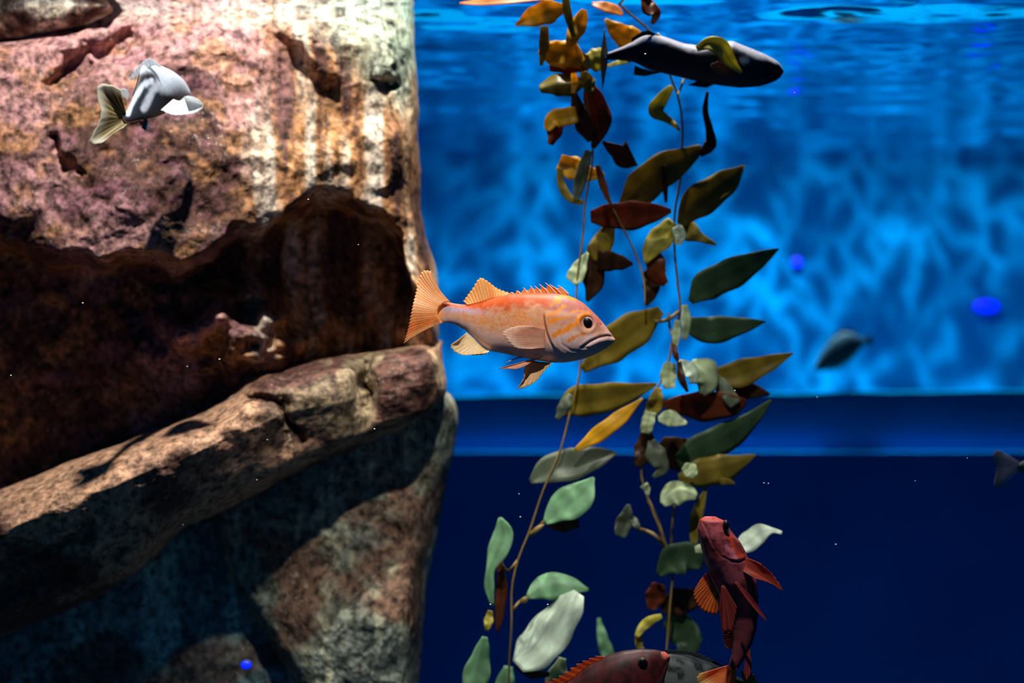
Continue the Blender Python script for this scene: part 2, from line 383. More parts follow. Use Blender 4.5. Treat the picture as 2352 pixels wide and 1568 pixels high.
rock('boulder', 'grey green tapering boulder below the slab, edge against the deep blue',
     [(470, 1150), (560, 1100), (660, 1044), (820, 978), (940, 923), (1000, 890), (1036, 905)],
     [(1036, 905), (1053, 950), (1046, 1010), (1025, 1120), (1000, 1250), (980, 1380), (965, 1500), (958, 1700), (955, 2250)],
     [(640, 2250), (800, 2250), (955, 2250)], [(470, 1150), (530, 1330), (620, 1470), (690, 1590), (720, 1700), (640, 2250)], 220, 400, dep_right, col_base, ((40, 0.12), (60, 0.28), (40, 0.1), (24, 0.12)), seed=19)
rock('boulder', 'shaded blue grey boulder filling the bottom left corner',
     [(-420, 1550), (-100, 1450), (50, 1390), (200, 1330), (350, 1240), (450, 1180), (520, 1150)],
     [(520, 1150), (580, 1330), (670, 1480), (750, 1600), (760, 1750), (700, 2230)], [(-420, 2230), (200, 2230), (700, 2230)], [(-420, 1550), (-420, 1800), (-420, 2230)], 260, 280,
     lambda px, py: 6.04 + 0 * px, lambda px, py, P: col_base(px, py, P) * np.array([0.8, 1.15, 1.5]), ((40, 0.12), (30, 0.14), (40, 0.1), (60, 0.2)), seed=23)  # blue water haze over the shaded corner put into the colour

# ------------------------------------------------------------------ tubes and kelp
def tube(path, radii, n=7):
    p = np.asarray(path, float); k = len(p); r = np.broadcast_to(radii, (k,)); T = np.gradient(p, axis=0); T /= np.linalg.norm(T, axis=1)[:, None]
    a = np.cross(T, [0.13, 1, 0.07]); a /= np.linalg.norm(a, axis=1)[:, None]; b = np.cross(T, a)
    th = np.linspace(0, 2 * math.pi, n, endpoint=False)
    v = p[:, None] + r[:, None, None] * (a[:, None] * np.cos(th)[None, :, None] + b[:, None] * np.sin(th)[None, :, None])
    f = gridfaces(k, n, 0, True); f += [tuple(range(n - 1, -1, -1)), tuple((k - 1) * n + j for j in range(n))]
    return v.reshape(-1, 3), f

def stem(parent, pts, Y, rad=3.2, name='stem'):
    p = resample(pts, max(6, 4 * len(pts))); k = len(p); t = np.linspace(0, 1, k)
    Yv = Y + 0.012 * np.sin(t * 9 + pts[0][0]) if p.shape[1] < 3 else p[:, 2]
    v, f = tube(W(p[:, 0], p[:, 1], Yv), rad * Y / F)
    return mk(name, v, f, M_stem, parent)

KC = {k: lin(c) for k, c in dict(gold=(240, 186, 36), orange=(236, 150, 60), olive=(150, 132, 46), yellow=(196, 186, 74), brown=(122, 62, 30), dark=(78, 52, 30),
      dgreen=(70, 98, 66), grey=(104, 116, 92), pale=(196, 212, 164), green=(140, 190, 140), white=(222, 238, 214)).items()}  # pale, white: strong light and sheen put into the colour, with some algae
rng = random.Random(4)
def blade(parent, pts, Y, col, tilt=0.3, lean=0.0, cup=0.06, bulb=None, n=24, name='blade'):
    """pts: (px, py, half width) along the midrib; tilt > 0 turns the near face up towards the lamps"""
    p = resample(pts, n); p[:, 2] = 0.5 * p[:, 2] + 0.5 * resample(pts, n, False)[:, 2]; p[:, 2] = np.clip(p[:, 2], 1.0, None); m = 7
    T = np.gradient(p[:, :2], axis=0); T /= np.linalg.norm(T, axis=1)[:, None]; nx, ny = -T[:, 1], T[:, 0]
    mean = T.sum(0); flip = 1 if (-mean[1] * 0 + mean[0]) >= 0 else -1      # a = -1 is the upper edge
    a = np.linspace(-1, 1, m); k = Y / F; t = np.linspace(0, 1, n); ph = rng.uniform(0, 6.28); cf = cup + rng.uniform(-0.35, 0.35)
    ed = 1 + 0.05 * np.sin(t * 17 + ph)
    PX = p[:, 0, None] + a * (nx * p[:, 2] * ed)[:, None]; PY = p[:, 1, None] + a * (ny * p[:, 2] * ed)[:, None]
    up = -(a[None] * flip)
    D = Y + lean * (t[:, None] - 0.5) + k * p[:, 2, None] * (tilt * up + cf * np.abs(a[None])) + k * 4.0 * np.sin(t * 6 + ph)[:, None] + k * 3.0 * np.sin(t * 15 + ph)[:, None] * a[None] * np.clip(p[:, 2, None] / 20, 0, 1)
    v = W(PX, PY, D).reshape(-1, 3)
    c = np.broadcast_to(KC[col], (n, m, 3)).copy(); c *= (1 - 0.22 * np.exp(-(a / 0.16) ** 2))[None, :, None] * (1 + 0.12 * np.sin(t * 23 + ph)[:, None, None])
    o = mk(name, v, gridfaces(n, m), M_kelp, parent, cols=c); solid(o, 0.0016)
    if bulb:
        (x0, y0), (x1, y1), r = bulb; q = np.linspace(0, 1, 9); vv, ff = tube(W(x0 + (x1 - x0) * q, y0 + (y1 - y0) * q, Y), k * (1.2 + r * np.sin(q * math.pi) ** 0.8), 9)
        mk('float_bulb', vv, ff, M_stem, o if False else parent)
    return o

def kelp(label, base, stems, blades):
    Y0 = base[2]; o = thing('kelp_plant', W(*base), label, 'kelp', 'kelp strands')
    for s in stems: stem(o, *s)
    for b in blades: blade(o, *b[:3], **(b[3] if len(b) > 3 else {}))
    return o
D_ = dict
kelp('kelp strand with gold upper blades, rising just behind the orange fish', (1165, 2362, 5.62),
  [([(1300, -20), (1318, 60), (1330, 130), (1345, 200), (1358, 280), (1360, 380), (1346, 450), (1339, 540), (1326, 640), (1322, 720), (1332, 850), (1311, 940), (1288, 1030), (1246, 1130), (1216, 1220), (1190, 1285), (1177, 1340), (1175, 1430), (1170, 1520), (1165, 1700), (1160, 2000), (1165, 2362)], 5.62, 2.5),
   ([(1365, 385), (1385, 430), (1403, 468), (1437, 535), (1462, 590), (1478, 640), (1482, 700)], 5.66, 2.2),
   ([(1190, 1285), (1165, 1310), (1150, 1290)], 5.62, 3), ([(1178, 1400), (1195, 1380), (1215, 1368)], 5.62, 3.5), ([(1216, 1228), (1238, 1210), (1256, 1192)], 5.62, 4.5)],
  [([(1250, -4, 4), (1180, 0, 8), (1110, 5, 7), (1056, 7, 2)], 5.55, 'orange', D_(tilt=1.0)),
   ([(1300, 18, 8), (1262, 26, 28), (1222, 40, 22), (1184, 58, 2)], 5.56, 'gold', D_(tilt=0.1)),
   ([(1250, 60, 9), (1250, 100, 12), (1243, 150, 4)], 5.60, 'olive', D_(tilt=-0.3)),
   ([(1342, 22, 6), (1332, 50, 19), (1318, 80, 18), (1306, 108, 6)], 5.58, 'gold', D_(tilt=0.4)),
   ([(1298, -10, 8), (1306, 40, 9), (1318, 84, 5)], 5.54, 'olive', D_(tilt=0.2)),
   ([(1240, 110, 14), (1275, 122, 30), (1310, 128, 32), (1338, 148, 10)], 5.61, 'gold', D_(tilt=0.2)),
   ([(1262, 158, 6), (1300, 150, 22), (1335, 150, 26), (1345, 168, 6)], 5.64, 'brown', D_(tilt=-0.5)),
   ([(1240, 205, 8), (1272, 196, 24), (1308, 195, 26), (1340, 190, 10)], 5.60, 'olive', D_(tilt=0.5, cup=0.6)),
   ([(1318, 168, 6), (1320, 190, 8), (1316, 215, 4)], 5.57, 'gold', D_(tilt=0.5)),
   ([(1340, 165, 8), (1350, 190, 18), (1356, 212, 8)], 5.58, 'olive', D_(tilt=0.3)),
   ([(1318, 212, 6), (1328, 250, 17), (1342, 290, 20), (1356, 325, 6)], 5.60, 'dark', D_(tilt=-0.4)),
   ([(1348, 185, 8), (1366, 235, 26), (1380, 280, 25), (1362, 340, 5)], 5.63, 'brown', D_(tilt=-0.2)),
   ([(1325, 262, 18), (1300, 268, 22), (1270, 275, 20), (1256, 300, 6)], 5.60, 'gold', D_(tilt=0.2)),
   ([(1275, 270, 18), (1274, 300, 19), (1264, 332, 6)], 5.62, 'brown', D_(tilt=-0.2)),
   ([(1384, 325, 3), (1412, 345, 16), (1438, 358, 30), (1452, 352, 30)], 5.62, 'dark', D_(tilt=-0.6)),
   ([(1388, 402, 6), (1350, 398, 18), (1315, 385, 27), (1284, 372, 18)], 5.64, 'gold', D_(tilt=0.1)),
   ([(1286, 385, 6), (1290, 425, 9), (1310, 455, 9), (1340, 466, 5)], 5.60, 'olive', D_(tilt=-0.2)),
   ([(1352, 345, 8), (1338, 395, 14), (1328, 435, 12), (1322, 462, 5)], 5.58, 'grey', D_(tilt=-0.4)),
   ([(1372, 380, 5), (1384, 420, 9), (1392, 445, 7), (1404, 470, 2)], 5.60, 'brown', D_(tilt=-0.4)),
   ([(1388, 134, 24), (1366, 138, 27), (1338, 142, 10)], 5.62, 'yellow', D_(tilt=0.1)),
   ([(1390, 44, 3), (1412, 66, 18), (1436, 84, 28), (1462, 96, 24), (1470, 112, 8)], 5.68, 'gold', D_(tilt=0.1)),
   ([(1395, 152, 3), (1425, 143, 6), (1448, 140, 3)], 5.68, 'yellow', D_(tilt=0.5)),
   ([(1480, -10, 8), (1492, 18, 18), (1506, 28, 12), (1498, 56, 4)], 5.60, 'brown', D_(tilt=0.6)),
   # between the gold top and the orange fish
   ([(1356, 498, 14), (1395, 496, 27), (1445, 496, 33), (1498, 489, 24), (1542, 484, 4)], 5.66, 'brown', D_(tilt=-0.5)),
   ([(1402, 505, 12), (1392, 540, 20), (1376, 575, 28), (1372, 600, 10)], 5.68, 'olive', D_(tilt=-0.3)),
   ([(1372, 600, 26), (1405, 600, 22), (1432, 604, 15), (1454, 606, 3)], 5.67, 'dark', D_(tilt=-0.6)),
   ([(1352, 575, 6), (1362, 620, 28), (1362, 655, 22), (1348, 692, 3)], 5.69, 'dark', D_(tilt=-0.5)),
   ([(1350, 580, 3), (1334, 608, 15), (1322, 632, 20), (1310, 646, 14)], 5.64, 'pale', D_(tilt=0.4)),
   ([(1518, 712, 10), (1470, 748, 38), (1400, 795, 42), (1338, 850, 8)], 5.70, 'olive', D_(tilt=-0.3)),
   # below the orange fish
   ([(1284, 948, 12), (1320, 925, 34), (1380, 915, 36), (1440, 902, 24), (1508, 882, 3)], 5.66, 'olive', D_(tilt=-0.3)),
   ([(1310, 905, 6), (1298, 930, 14), (1280, 962, 6)], 5.62, 'grey', D_(tilt=0.2)),
   ([(1320, 1034, 4), (1370, 1000, 18), (1420, 962, 18), (1476, 914, 2)], 5.58, 'gold', D_(tilt=0.1)),
   ([(1218, 1106, 6), (1262, 1078, 34), (1320, 1064, 36), (1370, 1050, 26), (1416, 1040, 3)], 5.62, 'grey', D_(tilt=0.25)),
   ([(1252, 1200, 6), (1286, 1168, 34), (1330, 1140, 38), (1364, 1096, 3)], 5.60, 'green', D_(tilt=0.4, bulb=((1220, 1226), (1250, 1204), 6))),
   ([(1256, 1204, 4), (1290, 1208, 14), (1330, 1200, 10)], 5.63, 'dark', D_(tilt=-0.5)),
   ([(1148, 1188, 3), (1156, 1222, 24), (1142, 1268, 22), (1126, 1310, 10), (1124, 1350, 11), (1132, 1392, 4)], 5.62, 'green', D_(tilt=0.5)),
   ([(1150, 1290, 5), (1152, 1350, 13), (1146, 1420, 9), (1142, 1450, 3)], 5.66, 'brown', D_(tilt=-0.5)),
   ([(1212, 1370, 6), (1248, 1350, 30), (1295, 1345, 28), (1352, 1354, 3)], 5.60, 'green', D_(tilt=0.35, bulb=((1196, 1384), (1214, 1370), 6))),
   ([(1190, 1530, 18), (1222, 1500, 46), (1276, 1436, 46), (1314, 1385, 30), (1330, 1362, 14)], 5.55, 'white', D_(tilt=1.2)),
   ([(1186, 1528, 5), (1220, 1546, 12), (1262, 1548, 5)], 5.58, 'dark', D_(tilt=-0.4)),
   ([(1126, 1402, 5), (1122, 1426, 11), (1118, 1448, 4)], 5.60, 'yellow', D_(tilt=0.4)),
   ([(1114, 1462, 6), (1106, 1500, 20), (1092, 1560, 32), (1078, 1620, 10)], 5.62, 'green', D_(tilt=0.4)),
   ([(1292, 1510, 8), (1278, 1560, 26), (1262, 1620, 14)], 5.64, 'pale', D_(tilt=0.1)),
   ([(1168, 1530, 10), (1158, 1580, 24), (1150, 1640, 10)], 5.9, 'green', D_(tilt=0.1)),
   ([(1375, 1420, 3), (1384, 1465, 12), (1398, 1510, 16)], 6.2, 'green', D_(tilt=-0.1))])
kelp('tall kelp strand with long pointed blades, right of the orange fish', (1530, 2334, 5.72),
  [([(1395, -20), (1440, 26), (1496, 76), (1522, 130), (1541, 178), (1556, 218), (1567, 290), (1566, 345), (1561, 420), (1551, 475), (1549, 560), (1556, 650), (1562, 715), (1548, 765), (1530, 850), (1504, 905), (1490, 1000), (1472, 1080), (1492, 1155), (1520, 1225), (1543, 1300), (1538, 1400), (1530, 1520), (1530, 1700), (1536, 2000), (1530, 2334)], 5.72, 2.8),
   ([(1572, 178), (1562, 205), (1556, 218)], 5.71, 3), ([(1560, 298), (1548, 280), (1536, 268)], 5.70, 3), ([(1528, 1256), (1500, 1226), (1466, 1214)], 5.72, 4.5), ([(1530, 1260), (1508, 1190), (1490, 1150)], 5.72, 4),
   ([(1560, 715), (1530, 735), (1505, 738)], 5.70, 4.5), ([(1540, 1300), (1545, 1200), (1555, 1120)], 5.76, 3), ([(1555, 790), (1540, 760), (1535, 720)], 5.70, 3)],
  [([(1360, 8, 4), (1392, 16, 12), (1420, 26, 9), (1430, 34, 3)], 5.64, 'orange', D_(tilt=0.9)),
   ([(1508, 78, 5), (1520, 96, 8), (1532, 120, 2)], 5.56, 'yellow', D_(tilt=0.3)),
   ([(1600, 112, 6), (1628, 100, 16), (1656, 108, 20), (1676, 138, 14), (1704, 168, 3)], 5.44, 'yellow', D_(tilt=0.3)),
   ([(1544, 198, 6), (1522, 226, 15), (1506, 256, 17), (1530, 272, 9), (1556, 296, 2)], 5.68, 'yellow', D_(tilt=0.2)),
   ([(1625, 210, 3), (1620, 255, 7), (1630, 300, 9), (1632, 330, 15), (1608, 356, 6)], 5.70, 'dark', D_(tilt=-0.3)),
   ([(1612, 338, 8), (1575, 362, 26), (1520, 392, 40), (1468, 436, 38), (1424, 478, 8)], 5.72, 'olive', D_(tilt=0.0)),
   ([(1524, 380, 5), (1527, 420, 8), (1530, 465, 3)], 5.68, 'dark', D_(tilt=-0.4)),
   ([(1562, 516, 8), (1592, 474, 36), (1640, 438, 36), (1680, 408, 24), (1710, 380, 2)], 5.72, 'olive', D_(tilt=0.1)),
   ([(1548, 510, 16), (1524, 540, 28), (1500, 566, 24), (1482, 604, 4)], 5.70, 'yellow', D_(tilt=0.5)),
   ([(1552, 520, 12), (1562, 540, 14), (1556, 562, 6)], 5.66, 'white', D_(tilt=0.5)),
   ([(1556, 520, 18), (1580, 530, 26), (1606, 544, 12), (1645, 562, 3)], 5.74, 'olive', D_(tilt=0.2)),
   ([(1502, 562, 3), (1506, 600, 22), (1510, 630, 22), (1530, 652, 8)], 5.70, 'brown', D_(tilt=-0.4)),
   ([(1486, 620, 8), (1496, 660, 20), (1484, 702, 4)], 5.74, 'dark', D_(tilt=-0.4)),
   ([(1586, 694, 8), (1618, 660, 34), (1680, 628, 36), (1735, 600, 24), (1788, 571, 2)], 5.72, 'dgreen', D_(tilt=-0.2)),
   ([(1572, 740, 12), (1620, 757, 32), (1690, 750, 24), (1758, 738, 2)], 5.74, 'dgreen', D_(tilt=-0.1)),
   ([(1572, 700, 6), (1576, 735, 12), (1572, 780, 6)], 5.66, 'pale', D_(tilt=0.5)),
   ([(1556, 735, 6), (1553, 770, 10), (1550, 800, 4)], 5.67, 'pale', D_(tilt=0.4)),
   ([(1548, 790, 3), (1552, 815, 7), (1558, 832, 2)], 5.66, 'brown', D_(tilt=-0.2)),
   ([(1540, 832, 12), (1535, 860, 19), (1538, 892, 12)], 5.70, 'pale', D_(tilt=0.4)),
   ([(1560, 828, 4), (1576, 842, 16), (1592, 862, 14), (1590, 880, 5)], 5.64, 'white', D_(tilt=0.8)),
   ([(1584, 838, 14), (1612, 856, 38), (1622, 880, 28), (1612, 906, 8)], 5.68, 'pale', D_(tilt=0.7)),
   ([(1560, 830, 5), (1566, 870, 9), (1580, 900, 3)], 5.62, 'dark', D_(tilt=-0.3)),
   ([(1636, 868, 18), (1690, 860, 32), (1750, 840, 24), (1822, 811, 2)], 5.74, 'olive', D_(tilt=-0.1)),
   ([(1640, 880, 12), (1690, 892, 26), (1730, 898, 18), (1768, 904, 2)], 5.76, 'dark', D_(tilt=-0.3)),
   ([(1522, 928, 6), (1570, 930, 26), (1630, 932, 36), (1690, 928, 22), (1715, 920, 4)], 5.72, 'brown', D_(tilt=-0.4)),
   ([(1622, 850, 8), (1660, 890, 18), (1690, 930, 14)], 5.71, 'grey', D_(tilt=0.2)),
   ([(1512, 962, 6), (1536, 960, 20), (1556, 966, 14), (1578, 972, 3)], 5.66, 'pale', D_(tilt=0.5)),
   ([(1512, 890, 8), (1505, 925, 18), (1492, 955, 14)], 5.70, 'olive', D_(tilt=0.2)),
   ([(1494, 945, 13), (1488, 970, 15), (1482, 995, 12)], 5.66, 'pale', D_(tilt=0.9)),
   ([(1486, 990, 12), (1480, 1030, 24), (1468, 1060, 14), (1460, 1070, 4)], 5.70, 'dark', D_(tilt=-0.1)),
   ([(1496, 1010, 8), (1505, 1040, 24), (1520, 1078, 14), (1500, 1096, 4)], 5.67, 'grey', D_(tilt=0.1)),
   ([(1520, 1010, 10), (1560, 1040, 40), (1590, 1060, 30), (1610, 1075, 10)], 5.76, 'dark', D_(tilt=-0.4)),
   ([(1556, 1062, 16), (1610, 1032, 36), (1690, 990, 30), (1735, 955, 16), (1772, 918, 2)], 5.74, 'dgreen', D_(tilt=-0.3)),
   ([(1560, 1100, 12), (1610, 1086, 34), (1670, 1072, 30), (1736, 1044, 2)], 5.72, 'olive', D_(tilt=-0.1)),
   ([(1630, 1100, 14), (1665, 1104, 10), (1688, 1110, 2)], 5.73, 'olive', D_(tilt=0.0)),
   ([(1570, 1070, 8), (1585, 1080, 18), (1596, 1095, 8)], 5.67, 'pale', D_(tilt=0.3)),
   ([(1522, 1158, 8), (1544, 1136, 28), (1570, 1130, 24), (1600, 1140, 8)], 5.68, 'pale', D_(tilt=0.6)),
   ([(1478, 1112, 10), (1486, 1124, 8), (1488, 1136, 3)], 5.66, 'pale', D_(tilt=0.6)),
   ([(1424, 1232, 12), (1432, 1205, 20), (1440, 1180, 14), (1444, 1158, 3)], 5.70, 'grey', D_(tilt=-0.3)),
   ([(1444, 1180, 4), (1458, 1200, 10), (1468, 1214, 4)], 5.70, 'grey', D_(tilt=0.1)),
   ([(1594, 1252, 6), (1596, 1210, 14), (1606, 1165, 13), (1622, 1122, 3)], 5.74, 'olive', D_(tilt=0.1)),
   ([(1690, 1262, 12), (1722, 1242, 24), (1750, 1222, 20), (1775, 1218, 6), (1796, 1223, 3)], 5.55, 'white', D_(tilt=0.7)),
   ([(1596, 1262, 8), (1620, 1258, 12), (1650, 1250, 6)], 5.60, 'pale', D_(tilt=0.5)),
   ([(1512, 1320, 6), (1545, 1288, 36), (1585, 1282, 36), (1612, 1300, 10)], 5.70, 'dgreen', D_(tilt=0.0)),
   ([(1496, 1400, 8), (1505, 1370, 24), (1515, 1340, 14)], 5.74, 'brown', D_(tilt=-0.4)),
   ([(1520, 1400, 10), (1556, 1384, 34), (1600, 1372, 20)], 5.76, 'dark', D_(tilt=-0.3)),
   ([(1462, 1462, 5), (1476, 1440, 11), (1496, 1424, 11), (1520, 1414, 5)], 5.64, 'yellow', D_(tilt=0.3)),
   ([(1466, 1455, 8), (1468, 1480, 9), (1480, 1500, 5)], 5.66, 'olive', D_(tilt=0.0)),
   ([(1530, 1420, 14), (1560, 1440, 36), (1580, 1480, 30), (1560, 1520, 10)], 5.78, 'dgreen', D_(tilt=-0.1)),
   ([(1575, 1500, 8), (1590, 1470, 18), (1612, 1470, 4)], 5.80, 'green', D_(tilt=0.0))])

# ------------------------------------------------------------------ fish
def loft(st, n_ring=40, n_len=90, p=0.85, disp=None):
    """st rows: px, py of the centre, image normal (nx, ny), half height above, half height below, half thickness (px), Y.  Returns verts, faces, image coordinates, side"""
    s = resample(st, n_len); n = s[:, 2:4] / np.linalg.norm(s[:, 2:4], axis=1)[:, None]
    th = np.linspace(0, 2 * math.pi, n_ring, endpoint=False); cs, sn = np.cos(th), np.sin(th)
    hh = np.where(sn[None] > 0, s[:, 4, None], s[:, 5, None]); up = np.sign(sn) * np.abs(sn) ** p * hh
    side = np.sign(cs) * np.abs(cs) ** p * s[:, 6, None]          # + is away from the viewer
    px = s[:, 0, None] + n[:, 0, None] * up; py = s[:, 1, None] + n[:, 1, None] * up
    if disp is not None: side = side * (1 + 0) + np.sign(side) * disp(px, py) * np.clip(np.abs(cs) * 1.5, 0, 1)[None]
    k = s[:, 7, None] / F; Y = s[:, 7, None] + side * k
    P = W(px, py, s[:, 7, None] + 0 * px); P[..., 1] = Y
    f = gridfaces(n_len, n_ring, 0, True); f += [tuple(range(n_ring - 1, -1, -1)), tuple((n_len - 1) * n_ring + j for j in range(n_ring))]
    return P, f, px, py, side

def side_fish_stations(top, bot, thick, Y, dY=0.0, N=40):
    """outline given by pixel profiles along x"""
    t = np.asarray(top, float); b = np.asarray(bot, float); x = np.linspace(max(t[0, 0], b[0, 0]), min(t[-1, 0], b[-1, 0]), N)
    yt = np.interp(x, t[:, 0], t[:, 1]); yb = np.interp(x, b[:, 0], b[:, 1]); th = np.interp((x - x[0]) / (x[-1] - x[0]), *zip(*thick))
    c = (yt + yb) / 2; h = np.clip((yb - yt) / 2, 0.5, None)
    Yv = Y + dY * (x - x.mean()) / (x[-1] - x[0])
    return np.stack([x, c, 0 * x, -1 + 0 * x, h, h, th, Yv], 1)

def fin(parent, base, tip, Y, c_ray, c_mem, rays=12, bow=(0, 0), name='fin', dY=(0, 0), jag=3.0, per=5, m=12, fan=0.0, label=None, edge=None, taper=None):
    """membrane between a root line and a rim line, stiffened by rays; all in photo pixels, dY = depth of root and rim"""
    n = rays * per + 1; b = resample(base, n); t = resample(tip, n); q = np.linspace(0, 1, m)[None, :, None]
    ph = (np.arange(n) % per) / per; ray = np.cos(ph * 2 * math.pi) * 0.5 + 0.5
    dirv = t[:, :2] - b[:, :2]; L = np.linalg.norm(dirv, axis=1)[:, None] + 1e-6
    t = t.copy(); t[:, :2] += dirv / L * (jag * (ray - 0.5))[:, None]
    P2 = b[:, None, :2] * (1 - q) + t[:, None, :2] * q
    perp = np.stack([-dirv[:, 1], dirv[:, 0]], 1); bw = np.linspace(bow[0], bow[1], n)[:, None, None]
    P2 = P2 + perp[:, None] * bw * (q * (1 - q))
    k = Y / F; D = Y + dY[0] * (1 - q[..., 0]) + dY[1] * q[..., 0] + fan * np.sin(np.linspace(0, 2.5 * math.pi, n))[:, None] * q[..., 0] - k * 0.6 * ray[:, None] * (1 - 0.6 * q[..., 0])
    if b.shape[1] > 2: D = D + b[:, None, 2] * (1 - q[..., 0]) + t[:, None, 2] * q[..., 0]
    v = W(P2[..., 0], P2[..., 1], D).reshape(-1, 3)
    rv = vnoise(np.stack([np.arange(n) / per * 0.9, q[0, :, 0].mean() + 0 * np.arange(n), 0 * np.arange(n)], -1), 5)
    rr = np.clip(ray[:, None, None] ** 1.5 * 0.75 + 0.55 * rv[:, None, None] * (1 - 0.5 * q), 0, 1); c = np.asarray(c_mem) * (1 - rr) + np.asarray(c_ray) * rr; c = np.broadcast_to(c, (n, m, 3)).copy()
    if edge is not None: e = sstep(0.55, 1.0, q); c = c * (1 - e) + np.asarray(edge) * e
    o = mk(name, v, gridfaces(n, m), M_fin, parent, cols=c, label=label); solid(o, k * 1.2); return o

def ball(c, r, n=14, m=20):
    th = np.linspace(0, math.pi, n); ph = np.linspace(0, 2 * math.pi, m, endpoint=False)
    v = np.asarray(c)[None, None] + np.asarray(r) * np.stack([np.sin(th)[:, None] * np.cos(ph), np.cos(th)[:, None] + 0 * ph, np.sin(th)[:, None] * np.sin(ph)], -1)
    return v.reshape(-1, 3), gridfaces(n, m, 0, True)

def eye(parent, px, py, Y, r, pupil, c_iris, depth=0.6, sx=1.0, c_rim=None):
    k = Y / F; c = W(px, py, Y); rr = np.array([r * k * sx, r * k * depth, r * k])
    v, f = ball(c, rr, 18, 28); d = np.hypot((v[:, 0] - c[0]) / rr[0], (v[:, 2] - c[2]) / rr[2])[:, None]
    col = np.asarray(c_iris) * (0.7 + 0.3 * d); col = np.where(d > 0.86, np.asarray(c_rim if c_rim is not None else c_iris), col)
    e = mk('eye', v, f, M_fish, parent, cols=col)
    v, f = ball(c - np.array([-0.06 * r * k, rr[1] * 0.80, 0]), (pupil * k * sx, rr[1] * 0.5, pupil * k), 12, 20)
    mk('pupil', v, f, M_pupil, e)
    return e

